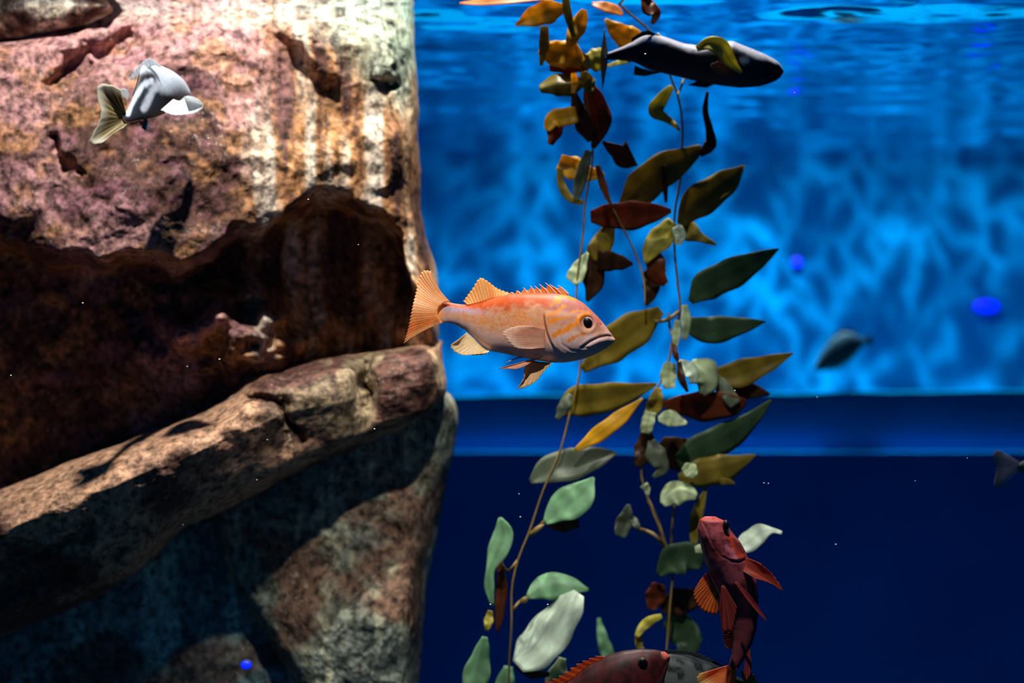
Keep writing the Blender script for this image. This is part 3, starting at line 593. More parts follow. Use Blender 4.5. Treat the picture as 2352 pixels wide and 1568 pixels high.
# ---- the orange fish in focus
def Z(a): return [(900 + x / 4.2764, 580 + y / 4.2764) for x, y in a]
def orange_fish():
    Y = 5.0
    top = Z([(430, 575), (450, 520), (490, 484), (540, 482), (610, 498), (680, 508), (760, 508), (860, 488), (1000, 446), (1150, 408), (1300, 400), (1450, 398), (1600, 400), (1720, 418), (1800, 448), (1880, 492), (1950, 556), (2020, 625), (2080, 695), (2120, 748), (2150, 790), (2175, 822), (2192, 850)])
    bot = Z([(430, 590), (450, 650), (490, 688), (560, 688), (640, 712), (740, 775), (820, 850), (880, 908), (960, 962), (1100, 990), (1250, 1022), (1400, 1052), (1500, 1070), (1600, 1081), (1700, 1079), (1800, 1064), (1900, 1038), (2000, 1000), (2080, 955), (2130, 922), (2170, 892), (2192, 862)])
    st = side_fish_stations(top, bot, [(0, 4), (0.06, 9), (0.15, 16), (0.3, 34), (0.5, 55), (0.68, 64), (0.8, 58), (0.9, 42), (0.96, 28), (1.0, 9)], Y, -0.03, 70)
    org = W(1176, 760, Y)
    o = thing('rockfish', org, 'orange fish in sharp focus, facing right, between the rocks and the kelp', 'fish', 'fish in the tank')
    z = lambda px, py: ((px - 900) * 4.2764, (py - 580) * 4.2764)
    GX = np.array([(560, 1500), (620, 1498), (700, 1508), (800, 1532), (870, 1560), (930, 1602), (980, 1660), (1010, 1720), (1060, 1820)], float)
    MOUTH = [(2190, 826), (2110, 815), (2030, 832), (1950, 868), (1862, 925)]
    def disp(px, py):
        x, y = z(px, py); d = 0
        g = np.interp(y, GX[:, 0], GX[:, 1]); d = d + 3.2 * sstep(-14, 8, x - g) * sstep(560, 640, y) * sstep(2100, 1700, x)
        d = d - 1.6 * np.exp(-((x - g + 16) / 12) ** 2) * sstep(590, 640, y)
        d = d - 4.2 * np.exp(-(polydist(x, y, MOUTH) / 9) ** 2) + 2.6 * np.exp(-(polydist(x, y, [(2190, 862), (2110, 850), (2020, 875), (1930, 930)]) / 22) ** 2)
        d = d + 1.6 * np.exp(-(polydist(x, y, [(2160, 790), (2040, 800), (1930, 850), (1850, 915)]) / 18) ** 2)
        d = d - 1.6 * np.exp(-(polydist(x, y, [(1850, 930), (1940, 935), (2060, 900)]) / 10) ** 2)
        r = np.hypot(x - 1912, y - 692); d = d + 2.2 * np.exp(-((r - 88) / 16) ** 2) - 4.0 * sstep(80, 50, r)
        d = d - 2.2 * np.exp(-(np.hypot(x - 2052, y - 706) / 12) ** 2)
        d = d - 1.3 * np.exp(-(polydist(x, y, [(1690, 700), (1640, 800), (1660, 900), (1760, 960), (1860, 970)]) / 10) ** 2)
        d = d + 1.5 * np.exp(-(polydist(x, y, [(1570, 890), (1620, 960), (1720, 1015)]) / 12) ** 2)
        return d
    P, f, px, py, sd = loft(st, 128, 260, 0.86, disp)
    x, y = z(px, py)
    t = (py - np.interp(px, *zip(*top))) / np.maximum(np.interp(px, *zip(*bot)) - np.interp(px, *zip(*top)), 1)
    OR, TAN, PK, MAU, DK, LAV, VIV = (lin(c) for c in ((206, 82, 18), (220, 156, 116), (224, 184, 172), (172, 112, 104), (120, 66, 44), (190, 168, 186), (244, 136, 12)))
    n = fbm(np.stack([x / 60, y / 34, sd * 0.02], -1), 4, 3); nf = fbm(np.stack([x / 22, y / 16, sd * 0.02], -1), 3, 8)
    c = mixc(np.broadcast_to(OR, P.shape), TAN, sstep(0.10, 0.34, t + 0.10 * n)); c = mixc(c, PK, sstep(0.50, 0.85, t + 0.08 * n))
    head = sstep(1480, 1640, x); c = mixc(c, MAU, head * sstep(0.62, 0.1, t) * 0.75 * sstep(2200, 1900, x * 1.0 - 60)); c = mixc(c, PK, head * sstep(0.42, 0.62, t))
    c = mixc(c, PK * 0.8, sstep(2020, 2120, x) * 0.7)
    lat = np.exp(-(polydist(x, y, [(440, 555), (560, 560), (760, 575), (960, 592), (1200, 580)]) / 26) ** 2) * sstep(1150, 600, x); c = mixc(c, LAV, lat)
    c = mixc(c, VIV * 0.9, sstep(0.12, 0.5, nf) * sstep(0.18, 0.3, t) * sstep(0.66, 0.5, t) * sstep(560, 760, x) * sstep(1560, 1480, x) * 0.75)
    wob = 10 * n + 9 * nf
    for pts, w in (([(1590, 810), (1660, 780), (1740, 735), (1800, 700), (1830, 645)], 22), ([(1720, 875), (1780, 830), (1840, 805), (1905, 790)], 13), ([(1550, 690), (1600, 660), (1720, 632)], 13), ([(1545, 615), (1640, 575), (1690, 520)], 15),
                   ([(1840, 625), (1880, 605), (1930, 600)], 12), ([(1430, 870), (1460, 830), (1500, 800)], 14), ([(1590, 470), (1680, 425), (1800, 455)], 20), ([(1760, 590), (1830, 570), (1920, 575)], 9), ([(1560, 520), (1640, 480)], 12)):
        c = mixc(c, VIV, sstep(w + 5, w - 5, polydist(x, y, pts) + wob))
    c = mixc(c, OR * 0.55, sstep(14, 4, np.abs(x - np.interp(y, GX[:, 0], GX[:, 1]) + 8)) * sstep(600, 640, y) * sstep(900, 840, y) * 0.6)
    c = mixc(c, lin((110, 70, 66)), np.exp(-(polydist(x, y, MOUTH) / 6) ** 2) * 0.8)
    c = mixc(c, lin((228, 190, 150)), sstep(20, 8, polydist(x, y, [(1590, 900), (1640, 965), (1715, 1010)])) * 0.6)
    c = mixc(c, lin((150, 92, 80)), sstep(16, 4, np.hypot(x - 2052, y - 706)))
    c = mixc(c, lin((240, 168, 100)), sstep(540, 470, x) * 0.8)
    mk('body', P.reshape(-1, 3), f, M_fish, o, cols=c)
    eye(o, *Z([(1912, 692)])[0], Y - 0.047, 15.5, 12.0, lin((205, 196, 172)), 0.55, c_rim=lin((150, 128, 120)))
    FR, FM = lin((255, 146, 8)), lin((252, 208, 156))
    fin(o, Z([(575, 482), (500, 500), (455, 550), (450, 610), (500, 688)]), Z([(385, 180), (310, 180), (270, 250), (238, 390), (208, 510), (188, 610), (163, 740), (120, 890)]), Y, FR, FM, 24, bow=(-0.30, 0.16), name='caudal_fin', dY=(0.0, 0.01), fan=0.012, m=16)
    fin(o, Z([(742, 512), (860, 492), (1000, 450), (1165, 412)]), Z([(704, 478), (790, 360), (880, 250), (930, 275), (1030, 350), (1172, 404)]), Y, FR, lin((246, 196, 122)), 16, bow=(0.05, 0.0), name='soft_dorsal_fin', dY=(0, 0.012))
    # spiny dorsal: low membrane and separate spines
    bx = [1200, 1265, 1335, 1405, 1475, 1545, 1615, 1670, 1735]
    sp = [(1160, 398), (1220, 377), (1290, 344), (1360, 324), (1402, 328), (1445, 309), (1505, 295), (1548, 312), (1628, 320)]
    mem = []
    for i in range(9):
        mem.append((sp[i][0] + 0.18 * (bx[i] - sp[i][0]), sp[i][1] + 0.18 * (408 - sp[i][1])))
        if i < 8: mem.append((0.5 * (sp[i][0] + bx[i]) + 28, 408 + 0.60 * (sp[i][1] - 408) + 6))
    dz = resample(Z(mem), len(mem) * 3, False)
    df = fin(o, Z([(1165, 414), (1450, 402), (1735, 424)]), [tuple(q) for q in dz], Y, lin((236, 120, 30)), lin((246, 160, 60)), 22, name='spiny_dorsal_fin', dY=(0, 0.004), jag=0, per=3, m=8)
    for i in range(9):
        (x0, y0), (x1, y1) = Z([(bx[i], 412), sp[i]]); q = np.linspace(0, 1, 8); xs = x0 + (x1 - x0) * q - 2.0 * np.sin(q * 3.14) * 0; ys = y0 + (y1 - y0) * q - 2.5 * np.sin(q * 3.14)
        v, ff = tube(W(xs, ys, Y - 0.0006 + 0.004 * q), (2.5 * (1 - 0.75 * q)) * Y / F, 6); mk('spine', v, ff, M_fish, df, cols=np.broadcast_to(lin((222, 170, 140)), (len(v), 3)))
    fin(o, Z([(735, 782), (810, 848), (880, 912), (960, 968)]), Z([(660, 850), (580, 918), (640, 985), (700, 1006), (790, 1000), (940, 986)]), Y, lin((250, 210, 130)), lin((250, 226, 186)), 12, name='anal_fin', dY=(0, -0.03))
    v, ff = tube(W(*zip(*Z([(955, 972), (880, 992), (790, 1006)])), Y - 0.02), np.array([3.2, 3.0, 1.0]) * Y / F, 6); mk('anal_spine', v, ff, M_fish, o, cols=np.broadcast_to(lin((244, 220, 190)), (len(v), 3)))
    fin(o, Z([(1502, 752), (1508, 830), (1505, 935)]), Z([(1385, 722), (1230, 722), (1085, 800), (1120, 845), (1200, 925), (1370, 946)]), Y, lin((240, 186, 150)), lin((222, 156, 124)), 16, bow=(-0.15, 0.05), name='pectoral_fin', dY=(-0.058, -0.062), edge=lin((246, 216, 190)))
    fin(o, Z([(1480, 1018), (1440, 1040), (1400, 1052)]), Z([(1120, 1118), (1056, 1136), (1150, 1142), (1230, 1140), (1330, 1102)]), Y, lin((234, 176, 140)), lin((224, 150, 110)), 9, name='pelvic_fin', dY=(-0.035, -0.055))
    fin(o, Z([(1300, 1026), (1240, 1022)]), Z([(1180, 1050), (1128, 1076), (1160, 1060)]), Y, lin((246, 230, 220)), lin((240, 214, 200)), 5, name='pelvic_fin', dY=(-0.01, -0.01))
    fin(o, Z([(1335, 1052), (1440, 1070), (1560, 1080)]), Z([(1300, 1150), (1300, 1230), (1240, 1336), (1330, 1310), (1420, 1258), (1490, 1170), (1575, 1082)]), Y, lin((240, 200, 110)), lin((214, 176, 140)), 12, name='pelvic_fin', dY=(-0.01, -0.045))
    return o
orange_fish()

# ---- the crimson fish swimming up, throat towards us
def Z2(a): return [(1300 + x / 3.751, 1150 + y / 3.751) for x, y in a]
def crimson_fish():
    Y = 4.95
    L = np.array([(134, 1195), (150, 1160), (180, 1146), (240, 1133), (320, 1145), (400, 1165), (480, 1185), (560, 1212), (640, 1244), (740, 1290), (830, 1326), (950, 1372), (1100, 1425), (1200, 1440), (1320, 1428), (1420, 1400), (1460, 1395)], float)
    Rr = np.array([(134, 1285), (150, 1322), (180, 1380), (240, 1412), (290, 1450), (350, 1500), (420, 1540), (490, 1570), (600, 1612), (700, 1642), (800, 1654), (950, 1656), (1100, 1640), (1220, 1606), (1320, 1562), (1400, 1512), (1460, 1468)], float)
    yy = np.linspace(134, 1460, 60); xl = np.interp(yy, L[:, 0], L[:, 1]); xr = np.interp(yy, Rr[:, 0], Rr[:, 1]); c = (xl + xr) / 2; h = (xr - xl) / 2 / 3.751
    th = np.interp(yy, [134, 180, 300, 500, 700, 1000, 1250, 1400, 1460], [6, 22, 40, 52, 54, 44, 26, 14, 8])
    pts = np.array(Z2(list(zip(c, yy)))); Yv = Y + np.interp(yy, [134, 500, 1000, 1460], [-0.04, 0.0, 0.05, 0.04])
    st = np.stack([pts[:, 0], pts[:, 1], 1 + 0 * yy, 0 * yy, h, h, th, Yv], 1)
    o = thing('rockfish', W(1670, 1380, Y), 'crimson fish swimming straight up at the lower right, throat and spread fins showing', 'fish', 'fish in the tank')
    z = lambda px, py: ((px - 1300) * 3.751, (py - 1150) * 3.751)
    JAW = [(1178, 185), (1215, 250), (1235, 320), (1275, 400), (1330, 460), (1410, 500), (1480, 508), (1540, 490)]
    JAW2 = [(1270, 140), (1330, 230), (1370, 330), (1400, 355)]
    def disp(px, py):
        x, y = z(px, py)
        return -3.0 * np.exp(-(polydist(x, y, JAW) / 11) ** 2) + 2.2 * np.exp(-(polydist(x + 22, y + 18, JAW) / 20) ** 2) - 1.8 * np.exp(-(polydist(x, y, JAW2) / 9) ** 2) - 1.5 * np.exp(-(polydist(x, y, [(1270, 420), (1265, 560), (1330, 740)]) / 14) ** 2)
    P, f, px, py, sd = loft(st, 96, 200, 0.92, disp); x, y = z(px, py)
    n = fbm(np.stack([x / 70, y / 70, sd * 0.03], -1), 4, 6); A, B, C2, DK = (lin(q) for q in ((170, 80, 88), (122, 50, 48), (200, 66, 36), (60, 26, 30)))
    cc = mixc(np.broadcast_to(A, P.shape), B, sstep(-0.3, 0.4, n)); cc = mixc(cc, C2, sstep(40, 10, polydist(x, y, [(1400, 300), (1430, 400), (1500, 460)]) + 12 * n)); cc = mixc(cc, lin((226, 130, 140)), sstep(34, 8, polydist(x, y, [(1370, 380), (1420, 420), (1450, 470)]) + 12 * n) * 0.7)
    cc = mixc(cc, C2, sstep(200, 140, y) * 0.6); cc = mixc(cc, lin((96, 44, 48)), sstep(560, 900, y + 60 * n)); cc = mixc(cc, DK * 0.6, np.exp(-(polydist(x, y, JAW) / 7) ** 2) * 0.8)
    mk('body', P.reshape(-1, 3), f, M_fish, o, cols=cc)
    ex, ey = Z2([(1376, 210)])[0]
    eye(o, ex, ey, Y - 0.052, 12.5, 10.5, lin((70, 30, 34)), 0.8, sx=0.62)
    FR, FM = lin((246, 150, 60)), lin((176, 70, 40))
    fin(o, Z2([(1225, 610), (1262, 690), (1310, 790), (1322, 840)]), Z2([(1150, 690), (1100, 800), (1130, 890), (1190, 950), (1240, 968), (1300, 970), (1322, 915)]), Y, FR, FM, 14, name='pectoral_fin', dY=(0.01, 0.02), bow=(0.2, 0.0))
    fin(o, Z2([(1548, 490), (1530, 540), (1500, 590)]), Z2([(1680, 545), (1785, 640), (1862, 772), (1800, 728), (1740, 700), (1640, 672)]), Y, lin((230, 84, 56)), lin((128, 60, 40)), 13, name='pectoral_fin', dY=(-0.03, -0.05), bow=(-0.15, 0.05))
    fin(o, Z2([(1340, 730), (1352, 725), (1372, 740)]), Z2([(1322, 930), (1336, 1040), (1355, 1130), (1420, 1128), (1455, 1010), (1475, 915)]), Y, lin((150, 52, 36)), lin((98, 32, 30)), 9, name='pelvic_fin', dY=(-0.050, -0.064))
    fin(o, Z2([(1452, 700), (1462, 690), (1476, 700)]), Z2([(1560, 850), (1640, 950), (1736, 1044), (1680, 950), (1600, 830)]), Y, lin((180, 64, 60)), lin((130, 44, 44)), 6, name='pelvic_fin', dY=(-0.052, -0.058), jag=1)
    fin(o, Z2([(1438, 1130), (1444, 1200), (1432, 1270)]), Z2([(1352, 1128), (1360, 1200), (1392, 1270), (1426, 1272)]), Y + 0.06, FR, lin((110, 60, 40)), 8, name='dorsal_fin')
    fin(o, Z2([(1548, 1150), (1566, 1230), (1552, 1310)]), Z2([(1572, 1180), (1588, 1300), (1590, 1480), (1560, 1550), (1530, 1480)]), Y + 0.03, lin((190, 74, 60)), lin((120, 44, 46)), 7, name='anal_fin', jag=1)
    fin(o, Z2([(1398, 1415), (1430, 1452), (1470, 1440)]), Z2([(1150, 1490), (1128, 1530), (1170, 1590), (1250, 1650), (1350, 1690), (1460, 1650)]), Y + 0.03, FR, lin((226, 110, 60)), 14, name='caudal_fin', edge=lin((252, 222, 150)), fan=0.01)
crimson_fish()

# ---- a side-view fish from profiles in photo pixels
def side_fish(name, label, Y, top, bot, thick, shade, eye_at, fins, dY=0.0, ring=64, nl=120, disp=None, eyecol=(60, 50, 40)):
    cx = (top[0][0] + top[-1][0]) / 2; cy = np.mean([q[1] for q in top + bot]); o = thing(name, W(cx, cy, Y), label, 'fish', 'fish in the tank')
    st = side_fish_stations(top, bot, thick, Y, dY, 50)
    P, f, px, py, sd = loft(st, ring, nl, 0.88, disp)
    t = (py - np.interp(px, *zip(*top))) / np.maximum(np.interp(px, *zip(*bot)) - np.interp(px, *zip(*top)), 1)
    mk('body', P.reshape(-1, 3), f, M_fish, o, cols=shade(px, py, t, sd, P))
    if eye_at: eye(o, eye_at[0], eye_at[1], Y - eye_at[4], eye_at[2], eye_at[3], lin(eyecol), 0.6)
    for kw in fins:
        kw = dict(kw); fin(o, kw.pop('base'), kw.pop('tip'), Y, lin(kw.pop('ray')), lin(kw.pop('mem')), **kw)
    return o

# dark red fish, only its head and back inside the frame
def sh_red(px, py, t, sd, P):
    n = fbm(np.stack([px / 16, py / 16, sd * 0.1], -1), 4, 4); c = mixc(np.broadcast_to(lin((74, 16, 11)), P.shape), lin((42, 11, 11)), sstep(-0.3, 0.4, n)); c = mixc(c, lin((84, 40, 38)), sstep(0.45, 0.8, t))
    c = mixc(c, lin((214, 100, 80)), sstep(14, 4, np.hypot(px - 1529, py - 1502))); return mixc(c, lin((60, 24, 24)), sstep(5, 2, polydist(px, py, [(1534, 1512), (1522, 1528), (1516, 1545)])))
side_fish('rockfish', 'dark red fish at the bottom edge, head turned right, mostly below the frame', 5.0,
  [(1060, 1640), (1110, 1644), (1180, 1622), (1250, 1592), (1310, 1560), (1350, 1528), (1395, 1505), (1430, 1494), (1470, 1489), (1505, 1491), (1522, 1495), (1535, 1500), (1539, 1508)],
  [(1060, 1668), (1110, 1672), (1180, 1700), (1250, 1720), (1330, 1724), (1420, 1700), (1480, 1650), (1512, 1600), (1526, 1560), (1536, 1524), (1539, 1512)],
  [(0, 5), (0.2, 12), (0.5, 34), (0.75, 44), (0.9, 32), (0.97, 16), (1, 5)], sh_red, (1476, 1521, 12, 9.5, 0.026),
  [dict(base=[(1190, 1622), (1260, 1590), (1330, 1548), (1395, 1508)], tip=[(1170, 1606), (1220, 1580), (1290, 1552), (1330, 1524), (1372, 1506)], ray=(240, 110, 30), mem=(170, 50, 24), rays=14, name='spiny_dorsal_fin', jag=9),
   dict(base=[(1066, 1640), (1058, 1655), (1066, 1670)], tip=[(990, 1600), (996, 1655), (985, 1710)], ray=(220, 90, 40), mem=(150, 50, 30), rays=10, name='caudal_fin'),
   dict(base=[(1430, 1620), (1432, 1660)], tip=[(1360, 1600), (1340, 1640), (1370, 1690)], ray=(220, 90, 50), mem=(150, 50, 34), rays=10, name='pectoral_fin', dY=(-0.045, -0.06)),
   dict(base=[(1400, 1700), (1360, 1715)], tip=[(1350, 1760), (1300, 1770)], ray=(210, 80, 50), mem=(140, 50, 34), rays=6, name='pelvic_fin', dY=(-0.02, -0.02))],
  disp=lambda px, py: -2.0 * np.exp(-(polydist(px, py, [(1539, 1511), (1524, 1530), (1516, 1552)]) / 2.5) ** 2))

# grey fish behind it
def sh_grey(px, py, t, sd, P):
    n = fbm(np.stack([px / 22, py / 18, sd * 0.1], -1), 4, 9); c = mixc(np.broadcast_to(lin((84, 92, 88)), P.shape), lin((34, 40, 40)), sstep(-0.1, 0.35, n)); return mixc(c, lin((40, 42, 44)), sstep(0.10, 0.02, t))
side_fish('perch', 'mottled grey fish behind the dark red fish at the bottom edge', 5.12,
  [(1380, 1560), (1420, 1530), (1480, 1508), (1540, 1500), (1590, 1506), (1640, 1524), (1690, 1552), (1712, 1562)],
  [(1380, 1580), (1420, 1630), (1480, 1670), (1560, 1680), (1620, 1650), (1680, 1600), (1712, 1590)],
  [(0, 6), (0.15, 26), (0.45, 34), (0.8, 18), (1, 5)], sh_grey, (1412, 1560, 7, 5, 0.022),
  [dict(base=[(1520, 1500), (1580, 1503), (1650, 1528)], tip=[(1530, 1492), (1590, 1496), (1660, 1526)], ray=(60, 64, 64), mem=(44, 46, 48), rays=12, name='dorsal_fin', jag=3),
   dict(base=[(1706, 1560), (1714, 1576), (1706, 1592)], tip=[(1700, 1538), (1728, 1546), (1742, 1580), (1738, 1620)], ray=(130, 124, 40), mem=(84, 84, 36), rays=9, name='caudal_fin'),
   dict(base=[(1560, 1678), (1620, 1652)], tip=[(1600, 1710), (1640, 1680)], ray=(110, 110, 90), mem=(70, 72, 66), rays=8, name='anal_fin')], dY=0.04)

# long dark fish at the surface
def sh_dark(px, py, t, sd, P):
    n = fbm(np.stack([px / 30, py / 18, sd * 0.1], -1), 4, 12); c = mixc(np.broadcast_to(lin((176, 176, 190)), P.shape), lin((18, 22, 28)), sstep(0.14, 0.30, t + 0.10 * n)); c = mixc(c, lin((16, 36, 56)), sstep(0.62, 0.85, t))
    c = mixc(c, lin((90, 62, 54)), sstep(30, 8, np.hypot((px - 1668) * 0.8, py - 152)) * 0.6); return mixc(c, lin((226, 222, 214)), sstep(11, 6, np.hypot((px - 1706) * 0.75, py - 143)))
side_fish('lingcod', 'long dark fish with a pale back near the surface, half hidden by kelp', 5.52,
  [(1392, 122), (1420, 112), (1450, 98), (1480, 80), (1500, 76), (1530, 86), (1570, 100), (1610, 106), (1650, 98), (1680, 94), (1715, 108), (1750, 122), (1776, 135), (1789, 144), (1796, 154), (1799, 162)],
  [(1392, 138), (1420, 138), (1455, 142), (1490, 160), (1540, 172), (1600, 186), (1660, 197), (1700, 201), (1740, 199), (1770, 191), (1787, 183), (1796, 174), (1799, 167)],
  [(0, 5), (0.15, 14), (0.4, 32), (0.7, 46), (0.88, 38), (0.96, 22), (1, 8)], sh_dark, (1742, 136, 6, 4.5, 0.034),
  [dict(base=[(1396, 122), (1390, 130), (1396, 140)], tip=[(1388, 66), (1380, 130), (1384, 205)], ray=(70, 70, 66), mem=(46, 50, 52), rays=10, name='caudal_fin', dY=(0, 0.03), jag=1),
   dict(base=[(1458, 150), (1485, 160), (1520, 166)], tip=[(1455, 172), (1478, 175), (1512, 168)], ray=(170, 96, 70), mem=(120, 74, 62), rays=8, name='anal_fin'),
   dict(base=[(1450, 98), (1480, 82), (1520, 84)], tip=[(1452, 86), (1486, 70), (1516, 82)], ray=(96, 72, 56), mem=(60, 50, 46), rays=9, name='dorsal_fin'),
   dict(base=[(1690, 150), (1688, 172)], tip=[(1650, 140), (1632, 150), (1650, 172)], ray=(150, 120, 110), mem=(80, 52, 46), rays=8, name='pectoral_fin', dY=(-0.045, -0.06)),
   dict(base=[(1600, 186), (1640, 194)], tip=[(1580, 196), (1622, 202)], ray=(90, 80, 76), mem=(60, 60, 64), rays=6, name='pelvic_fin')], dY=-0.05)

# pale grey fish before the rock, turned away from us
def grey_fish():
    Y = 5.36; o = thing('surfperch', W(345, 220, Y), 'pale grey fish turned away from us in front of the big boulder', 'fish', 'fish in the tank')
    # stations run from the tail stalk, close to us, to the head, further away
    S = [(286, 272, -0.55, -0.83, 10, 10, 7, Y - 0.07), (306, 264, -0.45, -0.9, 22, 14, 12, Y - 0.04), (330, 246, -0.35, -0.94, 52, 28, 20, Y), (352, 226, -0.25, -0.97, 82, 42, 28, Y + 0.04), (378, 214, -0.1, -1, 62, 44, 34, Y + 0.08), (402, 212, 0.1, -1, 42, 36, 34, Y + 0.11), (422, 214, 0.2, -1, 24, 22, 26, Y + 0.14), (436, 216, 0.2, -1, 6, 6, 10, Y + 0.16)]
    P, f, px, py, sd = loft(np.array(S), 72, 120, 0.9)
    A, B = lin((176, 186, 198)), lin((14, 20, 32)); n = fbm(np.stack([px / 30, py / 30, sd * 0.05], -1), 3, 2)
    low = sstep(-8, 22, (py - 186) + (330 - px) * 0.25 + 12 * n); c = mixc(np.broadcast_to(A, P.shape), B, low * sstep(436, 400, px)); c = mixc(c, lin((26, 24, 26)), sstep(26, 8, polydist(px, py, [(302, 196), (320, 190), (350, 182)]) + 5 * n))  # dark flank under the lit back: shading put into the colour
    c = mixc(c, A, sstep(9, 4, polydist(px, py, [(296, 262), (312, 226), (330, 200), (352, 188)]) + 2 * n)); c = mixc(c, lin((150, 158, 170)), sstep(12, 5, polydist(px, py, [(334, 252), (350, 220), (362, 200)]) + 3 * n))
    mk('body', P.reshape(-1, 3), f, M_fish, o, cols=c)
    fin(o, [(300, 186), (326, 168), (356, 150), (372, 158)], [(298, 178), (318, 152), (344, 134), (366, 148)], Y + 0.03, lin((224, 230, 236)), lin((200, 208, 216)), 10, name='dorsal_fin', jag=1)
    fin(o, [(290, 262), (282, 272), (292, 286)], [(276, 205), (250, 194), (226, 196), (224, 225), (232, 262), (222, 290), (208, 330), (228, 330), (262, 305), (284, 292)], Y - 0.07, lin((200, 186, 130)), lin((96, 74, 44)), 14, name='caudal_fin', dY=(0, -0.03), edge=lin((226, 222, 200)), jag=2)
    fin(o, [(398, 228), (412, 232), (424, 222)], [(370, 252), (392, 262), (425, 263), (458, 254), (466, 246), (452, 226), (432, 220)], Y + 0.02, lin((244, 246, 246)), lin((226, 232, 234)), 12, name='pectoral_fin', dY=(0.03, -0.05), jag=1)
    fin(o, [(330, 274), (338, 272)], [(326, 294), (336, 300), (342, 292)], Y, lin((110, 130, 150)), lin((80, 100, 124)), 4, name='anal_fin', jag=1)
    fin(o, [(294, 232), (296, 222)], [(268, 206), (290, 205), (296, 214)], Y - 0.02, lin((222, 226, 226)), lin((200, 206, 208)), 5, name='pelvic_fin', jag=1)
    eye(o, 416, 204, Y + 0.118, 5, 3.5, lin((90, 90, 90)))
grey_fish()

# fish leaving the frame on the right
side_fish('surfperch', 'grey fish leaving the frame at the right edge, only its tail showing', 5.75,
  [(2338, 1064), (2355, 1056), (2390, 1030), (2450, 1000), (2520, 1000), (2570, 1030), (2600, 1062), (2606, 1070)],
  [(2338, 1078), (2355, 1090), (2390, 1120), (2450, 1150), (2520, 1148), (2570, 1120), (2600, 1084), (2606, 1076)],
  [(0, 5), (0.3, 18), (0.6, 32), (0.9, 20), (1, 5)], sh_grey, (2574, 1058, 8, 5.5, 0.022),
  [dict(base=[(2342, 1062), (2336, 1071), (2342, 1080)], tip=[(2296, 1034), (2284, 1038), (2290, 1075), (2288, 1118), (2300, 1118)], ray=(225, 215, 220), mem=(170, 165, 168), rays=10, name='caudal_fin', edge=lin((150, 150, 150)), dY=(0, -0.02), jag=1),
   dict(base=[(2380, 1036), (2450, 1002)], tip=[(2348, 1036), (2430, 972)], ray=(190, 150, 130), mem=(130, 110, 100), rays=8, name='dorsal_fin'),
   dict(base=[(2390, 1120), (2440, 1146)], tip=[(2370, 1140), (2420, 1166)], ray=(110, 110, 106), mem=(80, 80, 80), rays=7, name='anal_fin'),
   dict(base=[(2520, 1080), (2520, 1100)], tip=[(2460, 1075), (2450, 1110), (2480, 1120)], ray=(140, 140, 136), mem=(100, 100, 98), rays=7, name='pectoral_fin', dY=(-0.03, -0.05))])
# blurred fish far back by the wall, water haze put into its blue-green
side_fish('surfperch', 'small dull olive fish blurred far back before the bright wall', 9.0,
  [(1868, 846), (1884, 812), (1908, 780), (1936, 762), (1960, 764), (1980, 776), (1988, 783)],
  [(1868, 850), (1890, 852), (1920, 848), (1950, 832), (1972, 808), (1982, 794), (1988, 788)],
  [(0, 3), (0.3, 10), (0.6, 14), (0.9, 6), (1, 2)], lambda px, py, t, sd, P: mixc(np.broadcast_to(lin((50, 100, 120)), P.shape), lin((90, 140, 130)), sstep(0.2, 0.8, t)), (1882, 834, 4, 3, 0.012),
  [dict(base=[(1984, 780), (1990, 788)], tip=[(1994, 770), (2004, 776), (2002, 794)], ray=(90, 130, 80), mem=(70, 110, 80), rays=5, name='caudal_fin', jag=1),
   dict(base=[(1900, 790), (1936, 764), (1966, 768)], tip=[(1904, 780), (1940, 754), (1972, 766)], ray=(40, 66, 80), mem=(30, 54, 70), rays=7, name='dorsal_fin', jag=1)], ring=32, nl=50)

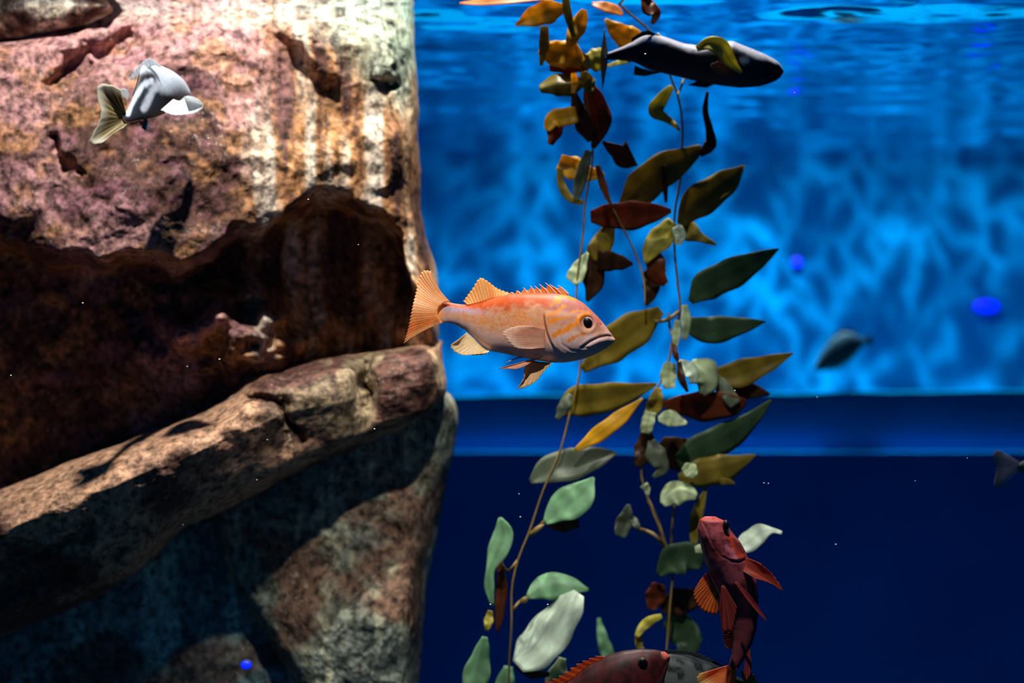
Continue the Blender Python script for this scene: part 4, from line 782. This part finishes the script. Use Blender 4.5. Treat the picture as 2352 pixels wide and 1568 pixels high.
# ------------------------------------------------------------------ blue glows for reflections in the glass, and drifting specks
M_blue = mat_emit('blue_glint_glow', (0.0, 0.012, 1.0), 1.6)
M_glint_rim = mat_plain('glint_rim_blue', (0.01, 0.04, 0.16), 0.5, 0.3, 5, 0.1)
def blue_glint(px, py, Y, rx, ry, label):  # glowing blobs stand for light reflections in the glass; lens and rim are added
    k = Y / F; c = W(px, py, Y); o = thing('blue_glint', c, label, 'lamp', 'small blue reflections')
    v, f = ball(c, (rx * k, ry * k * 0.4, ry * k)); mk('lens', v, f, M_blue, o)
    th = np.linspace(0, 2 * math.pi, 25); v, f = tube(np.stack([c[0] + rx * 1.06 * k * np.cos(th), c[1] + 0 * th + 0.01, c[2] + ry * 1.06 * k * np.sin(th)], 1), 2.2 * k, 6); mk('glint_rim', v, f, M_glint_rim, o)
blue_glint(2266, 703, WALL_Y - 0.03, 30, 15, 'wide oval blue glass reflection built as a glow on the bright wall near the right edge')
blue_glint(1831, 602, WALL_Y - 0.03, 11, 12, 'small round blue glass reflection built as a glow on the bright wall beside the kelp')
blue_glint(565, 1527, 5.55, 12, 9, 'small blue glass reflection built as a glow among the rocks at the bottom')

M_speck = mat_plain('pale_speck', (0.8, 0.8, 0.78), 0.5, 0.3, 5, 0.05)
spots = [(25, 862), (430, 842), (504, 825), (590, 1102), (420, 1205), (708, 458), (478, 318), (823, 562), (1482, 124), (1877, 912), (2222, 1052), (1765, 1110), (1755, 1109), (1192, 1134), (1195, 1187), (2102, 1104), (1520, 1500), (860, 985), (614, 1010), (1688, 897), (1825, 213), (1920, 1250), (1562, 1538), (190, 696), (1258, 1388), (1126, 1388)]
vs, fs = [], []
for i, (a, b) in enumerate(spots):
    r = random.Random(i); Yq = 4.7 + 0.5 * r.random(); v, f = ball(W(a, b, Yq), (1.3 + 1.2 * r.random()) * Yq / F * np.array([1, 1, 0.8]), 5, 6); fs += [tuple(q + 30 * i for q in ff) for ff in f]; vs.append(v)
tag(mk('drifting_specks', np.concatenate(vs), fs, M_speck), 'tiny pale specks drifting in the water', 'particles', kind='stuff')

for o in SC.objects:
    if 'org' in o: del o['org']
